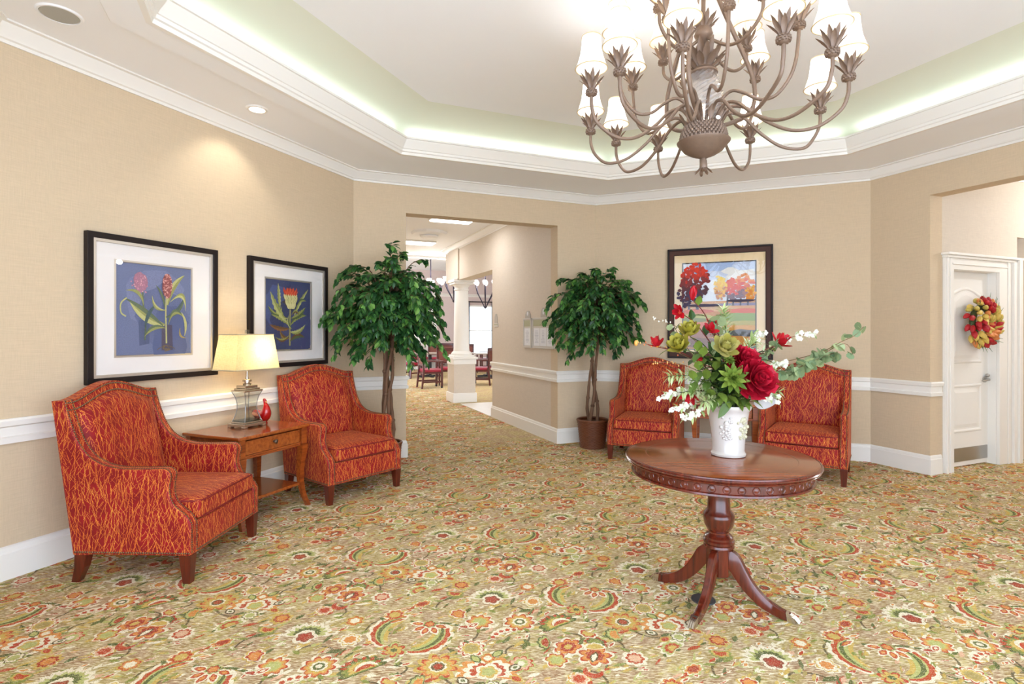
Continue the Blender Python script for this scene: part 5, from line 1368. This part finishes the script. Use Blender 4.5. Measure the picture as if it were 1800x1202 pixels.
for k, A in enumerate((12, 112, 238)):
    pts = [(.02, 0, 3.48), (.13, 0, 3.25), (.28, 0, 2.97), (.325, 0, 2.85), (.325, 0, 2.74), (.27, 0, 2.66), (.17, 0, 2.61), (.10, 0, 2.59)]
    M_ = Matrix.Rotation(radians(A), 4, 'Z'); mb = MB().tube(smoothpath([M_ @ Vector(p) for p in pts], 6), .0125, 8); obj('support_rod', mb, BRONZE, cd, smooth=60, uv=False)
tagm = MB(); tagm.lathe([(0, 0), (.013, .001), (.013, .003), (0, .004)], 14, Matrix.Translation((.03, -.140, 2.575)) @ Matrix.Rotation(radians(70), 4, 'X')); obj('tag', tagm, TRIM, cd, uv=False, smooth=40, label='small white tag on the bowl rim')
SHADE = None
def shademat():
    m, nt, b, out = newmat('white_silk_shade'); N = nt.nodes; L = nt.links
    b.inputs['Base Color'].default_value = lin((244, 238, 226)); b.inputs['Roughness'].default_value = .85
    b.inputs['Emission Color'].default_value = lin((255, 244, 222)); b.inputs['Emission Strength'].default_value = .16
    t = N.new('ShaderNodeBsdfTranslucent'); t.inputs[0].default_value = lin((250, 240, 220)); x = N.new('ShaderNodeMixShader'); x.inputs[0].default_value = .5
    L.new(b.outputs[0], x.inputs[1]); L.new(t.outputs[0], x.inputs[2]); L.new(x.outputs[0], out.inputs[0]); return m
SHADE = shademat(); CANDLE = mat('candle_sleeve', (240, 232, 220), .6); BRAID = mat('shade_braid', (206, 182, 138), .7); BULB = mat('lit_bulb', (255, 240, 214), .5, emit=9)
cup = MB(); cup.ball((0, 0, 0), .029, None, 12, 8, sz=.85)
for row in range(3):
    for k in range(12):
        a = 2 * pi * (k + .5 * row) / 12; tz = (-.010, 0, .010)[row]; R_ = .0285 * sqrt(1 - (tz / .0255) ** 2 * .9); cup.ball((R_ * cos(a), R_ * sin(a), tz), .0058, None, 5, 3)
cupme = mesh_from('ball_cup', cup, BRONZE, 50, uv=False)
lc = MB(); leafcrown(lc, .014, .014, 8, .098, .0125, 2, .16, .42); lcme = mesh_from('leaf_cup', lc, BRONZE, 60, uv=False, fixn=False)
cndme = mesh_from('candle', MB().lathe([(.0115, .02), (.0115, .165), (.013, .166), (.013, .170), (0, .170)], 14), CANDLE, 40, uv=False)
bme = mesh_from('bulb', MB().ball((0, 0, .20), .014, None, 8, 6, sz=1.9), BULB, 60, uv=False)
sprof = smoothpath([(.083, 0, .125), (.072, 0, .155), (.058, 0, .20), (.051, 0, .25), (.048, 0, .292)], 3)
shb = MB().lathe([(p.x, p.z) for p in sprof], 32); shb.f = [f for f in shb.f if len(f) == 4]; shb.c = [None] * len(shb.f)
shme = mesh_from('lamp_shade', shb, SHADE, 60, uv=False)
brmes = []
for q_, (R_, z) in enumerate(((.0835, .125), (.0485, .292))): brd = MB(); brd.tube([(R_ * cos(2 * pi * k / 28), R_ * sin(2 * pi * k / 28), z) for k in range(29)], .0032, 5); brmes.append(mesh_from('shade_braid', brd, BRAID, 60, uv=False))
ARMS = [(A, R, z, 0) for A, R, z in ((46, .70, 2.655), (72, .68, 2.65), (97, .665, 2.65), (126, .67, 2.65), (151, .68, 2.65), (176, .70, 2.65), (199, .71, 2.65), (219, .73, 2.65), (244, .755, 2.655), (276, .76, 2.65), (299, .735, 2.65), (325, .705, 2.65), (0, .665, 2.65), (22, .69, 2.655))]
ARMS = [a for a in ARMS if a[0] not in (176, 22)]
ARMS += [(A, .495, 2.95, 1) for A in (33, 82, 130, 183, 231, 264, 319)] + [(A, .38, 3.10, 2) for A in (215, 300, 30, 110)]
for A, R, z, tier in ARMS:
    M_ = Matrix.Rotation(radians(A), 4, 'Z')
    if tier == 0: pts = [(.075, 2.555), (.10, 2.615), (.155, 2.655), (.235, 2.625), (.33, 2.535), (.45, 2.462), (.57, 2.455), (R - .035, 2.515), (R - .004, 2.585), (R, z)]
    elif tier == 1: pts = [(.06, 2.58), (.095, 2.69), (.155, 2.735), (.225, 2.705), (.30, 2.65), (.38, 2.645), (.445, 2.71), (.48, 2.80), (R, z)]
    else: pts = [(.03, 3.07), (.09, 3.02), (.17, 2.965), (.25, 2.955), (.32, 2.985), (R - .008, 3.04), (R, z)]
    arm = obj('arm', MB().tube(smoothpath([M_ @ Vector((p[0], 0, p[1])) for p in pts], 6), .0092, 8), BRONZE, cd, smooth=60, uv=False)
    e = M_ @ Vector((R, 0, z + .02))
    for me in (cupme, lcme, cndme, bme, shme, *brmes): obj(me.name.split('.')[0], me, None, arm, loc=e)
    if z + .29 < 3.5: lamp('bulb_glow', 'POINT', e + Vector((0, 0, .215)), (3.4, 1.7, .3)[tier], (.95, .98, 1.06), arm, .022)
# ------------------------------------------------------------------ ceiling speaker and recessed light
def ceilpt(x, y, z): Y = FPX * (z - CAMH) / (CY - y); return Vector(((x - 900) / FPX * Y, Y, z))
sp_ = thing('ceiling_speaker', 'round grey ceiling speaker grille at the top left', 'speaker', ceilpt(105, 25, 3.15))
obj('grille', MB().lathe([(0, -.006), (.086, -.006), (.09, 0)], 40), mat('grey_grille', (176, 174, 164), .7, noise=.08, nscale=300), sp_, smooth=30, uv=False)
obj('rim', MB().lathe([(.09, 0), (.09, -.008), (.10, -.008), (.107, 0)], 40), CEIL, sp_, smooth=30, uv=False)
dl = thing('recessed_light', 'small round recessed downlight in the ceiling above the left wall', 'ceiling light', ceilpt(452, 191, 3.15))
obj('rim', MB().lathe([(.055, -.001), (.058, -.012), (.075, -.010), (.082, 0)], 32), TRIM, dl, smooth=40, uv=False)
obj('lens', MB().lathe([(0, -.010), (.04, -.008), (.056, -.002)], 28), mat('downlight_lens', (255, 248, 236), .5, emit=5), dl, smooth=40, uv=False)
lamp('downlight', 'SPOT', (0, 0, -.03), 8, (1, .93, .82), dl, .04, (0, radians(24), radians(-25)), None, radians(96))

# ------------------------------------------------------------------ signs on the hall wall
SIGNF = mat('sign_frame_taupe', (206, 200, 190), .5); OLIVEB = mat('sign_olive_band', (176, 174, 140), .6); PAPER = mat('white_sheet', (232, 233, 236), .6); INK = mat('pale_print', (196, 198, 206), .7); ORN = mat('sign_ornament', (184, 176, 164), .6)
SM = Matrix(((NA.x, -NA.y, 0, HPT.x), (NA.y, NA.x, 0, HPT.y), (0, 0, 1, 0), (0, 0, 0, 1)))      # x along hall wall, +y into the hall
def sign(label, u0, u1, z0, z1, sheets, orn):
    t = thing('notice_board', label, 'notice board', SM @ Vector(((u0 + u1) / 2, 0, (z0 + z1) / 2)), atan2(NA.y, NA.x), 'notice boards on the hall wall')
    W, H = (u1 - u0) / 2, (z1 - z0) / 2
    mb = MB().box(-W, W, .001, .014, -H, H)
    for x0, x1, a, b_ in ((-W, -W + .02, -H, H), (W - .02, W, -H, H), (-W, W, -H, -H + .02), (-W, W, H - .02, H)): mb.box(x0, x1, .012, .024, a, b_)
    obj('frame', mb, SIGNF, t, bevel=.002)
    obj('header_band', MB().box(-W + .02, W - .02, .014, .018, H - .115, H - .03), OLIVEB, t)
    n = len(sheets); w = (2 * W - .05) / n
    for k in range(n):
        x0 = -W + .025 + w * k; s_ = obj('sheet', MB().box(x0 + .008, x0 + w - .008, .014, .017, -H + .035, H - .14), PAPER, t)
        pr = MB(); r_ = random.Random(k + n)
        for j in range(9):
            z = H - .18 - j * (2 * H - .24) / 9; l = r_.uniform(.3, .8) * (w - .05) / 2; c = x0 + w / 2; pr.box(c - l, c + l, .017, .0174, z - .004, z + .004)
        obj('print_lines', pr, INK, s_)
    mb = MB(); o = [(-.085, H)] + [(.085 * cos(pi - pi * k / 12), H + .03 + orn * sin(pi * k / 12)) for k in range(13)] + [(.085, H)]
    mb.prism(o, .002, .012, 'y'); obj('ornament', mb, ORN, t); obj('emblem', MB().prism([(.022 * cos(2 * pi * k / 16), H + .03 + orn * .45 + orn * .38 * sin(2 * pi * k / 16)) for k in range(16)], .012, .014, 'y'), PAPER, t)
sign('narrow pale notice board with one sheet on the hall wall', .765, 1.03, 1.185, 1.60, (1,), .075)
sign('wide pale notice board with three sheets, partly behind the right tree', .06, .715, 1.185, 1.60, (1, 2, 3), .10)
t = thing('wall_sign', 'small pale room sign at the far end of the hall wall', 'sign', SM @ Vector((2.16, 0, 1.55)), atan2(NA.y, NA.x))
obj('plate', MB().box(-.09, .09, .001, .012, -.06, .0), SIGNF, t, bevel=.002); obj('band', MB().box(-.085, .085, .012, .015, -.03, -.015), OLIVEB, t)
obj('ornament', MB().prism([(-.06, 0), (-.055, .1), (-.02, .15), (.02, .15), (.055, .1), (.06, 0)], .002, .012, 'y'), ORN, t)

# ------------------------------------------------------------------ dining room
DCHW = woodmat('dining_chair_wood', (66, 24, 24), (96, 38, 34), .35, .3); VINYL = mat('burgundy_vinyl', (150, 26, 52), .4); WEAVE = mat('patterned_back', (120, 66, 54), .7, noise=.5, nscale=60); RUBB = mat('black_caster', (28, 26, 28), .5)
def dining_chair(label):
    t = thing('dining_chair', label, 'chair', group='burgundy dining chairs')
    obj('seat', MB().box(-.25, .25, -.25, .23, .40, .475), VINYL, t, bevel=.025)
    obj('seat_rail', MB().box(-.245, .245, -.24, .23, .36, .40), DCHW, t)
    mb = MB()
    for x0, x1, z0, z1 in ((-.25, .25, .90, .98), (-.25, -.19, .45, .98), (.19, .25, .45, .98), (-.25, .25, .56, .60)): mb.box(x0, x1, .225, .265, z0, z1)
    bk = obj('backrest', mb, DCHW, t, bevel=.006)
    wv = MB().box(-.19, .19, .238, .252, .60, .90)
    for k in range(5):
        for q in range(7): wv.ball((-.162 + .054 * q, .245, .64 + .055 * k), .018, None, 6, 4, sy=.6)
    obj('back_panel', wv, WEAVE, bk)
    for s in (-1, 1):
        lg = obj('leg', MB().box(s * .235 - .024, s * .235 + .024, -.245, -.197, .05, .66), DCHW, t, bevel=.004); obj('caster', MB().lathe([(.0, -.012), (.028, -.012), (.028, .012), (0, .012)], 12, Matrix.Translation((s * .235, -.22, .028)) @ Matrix.Rotation(pi / 2, 4, 'Y')), RUBB, lg)
        obj('leg', MB().hexa([(s * .235 - .02, .27, 0), (s * .235 + .02, .27, 0), (s * .235 + .02, .31, 0), (s * .235 - .02, .31, 0)], [(s * .235 - .024, .215, .46), (s * .235 + .024, .215, .46), (s * .235 + .024, .265, .46), (s * .235 - .024, .265, .46)]), DCHW, t)
        obj('armrest', MB().box(s * .245 - .03, s * .245 + .03, -.27, .24, .655, .685), DCHW, t, bevel=.008)
        obj('stretcher', MB().box(s * .235 - .012, s * .235 + .012, -.22, .27, .14, .18), DCHW, t)
    return t
def flo_(x, y): Y = FPX * CAMH / (y - CY); return ((x - 900) / FPX * Y, Y)
first = None
DCH = [((757, 681), 115, 'burgundy dining chair seen side on, left of the column'), ((786, 676), 15, 'burgundy dining chair seen from behind, tight against the left of the column'), ((722, 664), 150, 'burgundy dining chair under the left tree foliage at the hall edge'),
       ((846, 676), -100, 'burgundy dining chair just right of the column'), ((857, 652), -80, 'burgundy dining chair further back, right of the column'), ((762, 650), 200, 'burgundy dining chair at the back behind the left table'), ((790, 648), 170, 'burgundy dining chair at the back, right beside the column shaft'),
       ((728, 649), 190, 'burgundy dining chair at the back, leftmost past the tree'), ((824, 655), 20, 'burgundy dining chair at the back, right against the column')]
for q, a, lb in DCH:
    x, y = flo_(*q)
    if first is None: first = dining_chair(lb); first.location = (x, y, 0); first.rotation_euler = (0, 0, radians(a))
    else: copy_tree(first, (x, y, 0), radians(a), lb, 'burgundy dining chairs')
TT = mat('taupe_table_top', (150, 132, 118), .3)
for q, lb in (((756, 662), 'square dining table left of the column'), ((858, 662), 'square dining table right of the column')):
    x, y = flo_(*q); t = thing('dining_table', lb, 'table', (x, y, 0), radians(22.5), 'dining tables')
    obj('top', MB().box(-.5, .5, -.5, .5, .72, .75), TT, t, bevel=.005); obj('pedestal', MB().lathe([(.0, .06), (.05, .06), (.05, .72), (0, .72)], 16), RUBB, t, smooth=40)
    obj('base', MB().box(-.35, .35, -.04, .04, 0, .06).box(-.04, .04, -.35, .35, 0, .06), RUBB, t, bevel=.01)
IRON = mat('wrought_iron', (44, 38, 52), .5, metal=.4); GLOBE = mat('lit_glass_globe', (255, 248, 240), .5, emit=3.2)
for q, Y, lb in (((853, 542), 14.5, 'black iron chandelier seen right of the column'), ((798, 531), 16.0, 'black iron chandelier half behind the column shaft'), ((757, 545), 13.0, 'black iron chandelier seen through the left tree foliage')):
    p = px(q[0], q[1], Y); t = thing('dining_chandelier', lb, 'chandelier', p, 0, 'iron dining chandeliers')
    obj('stem', MB().tube([(0, 0, .0), (0, 0, 3.75 - p.z)], .014, 8).lathe([(0, -.02), (.05, .03), (.03, .06), (0, .07)], 12), IRON, t, smooth=50)
    for k in range(8):
        a = 2 * pi * k / 8; R_ = .34 if k % 2 else .24; P = smoothpath([(.02 * cos(a), .02 * sin(a), .02), (R_ * .45 * cos(a), R_ * .45 * sin(a), .22), (R_ * .85 * cos(a), R_ * .85 * sin(a), .42), (R_ * cos(a), R_ * sin(a), .62)], 4)
        ar = obj('arm', MB().tube(P, .012, 6), IRON, t, smooth=50); obj('globe', MB().lathe([(.02, .62), (.045, .65), (.06, .69), (.055, .73)], 14, Matrix.Translation((R_ * cos(a), R_ * sin(a), 0))), GLOBE, ar, smooth=50)
    lamp('globe_glow', 'POINT', (0, 0, .8), 48, (1, .97, .95), t, .2)
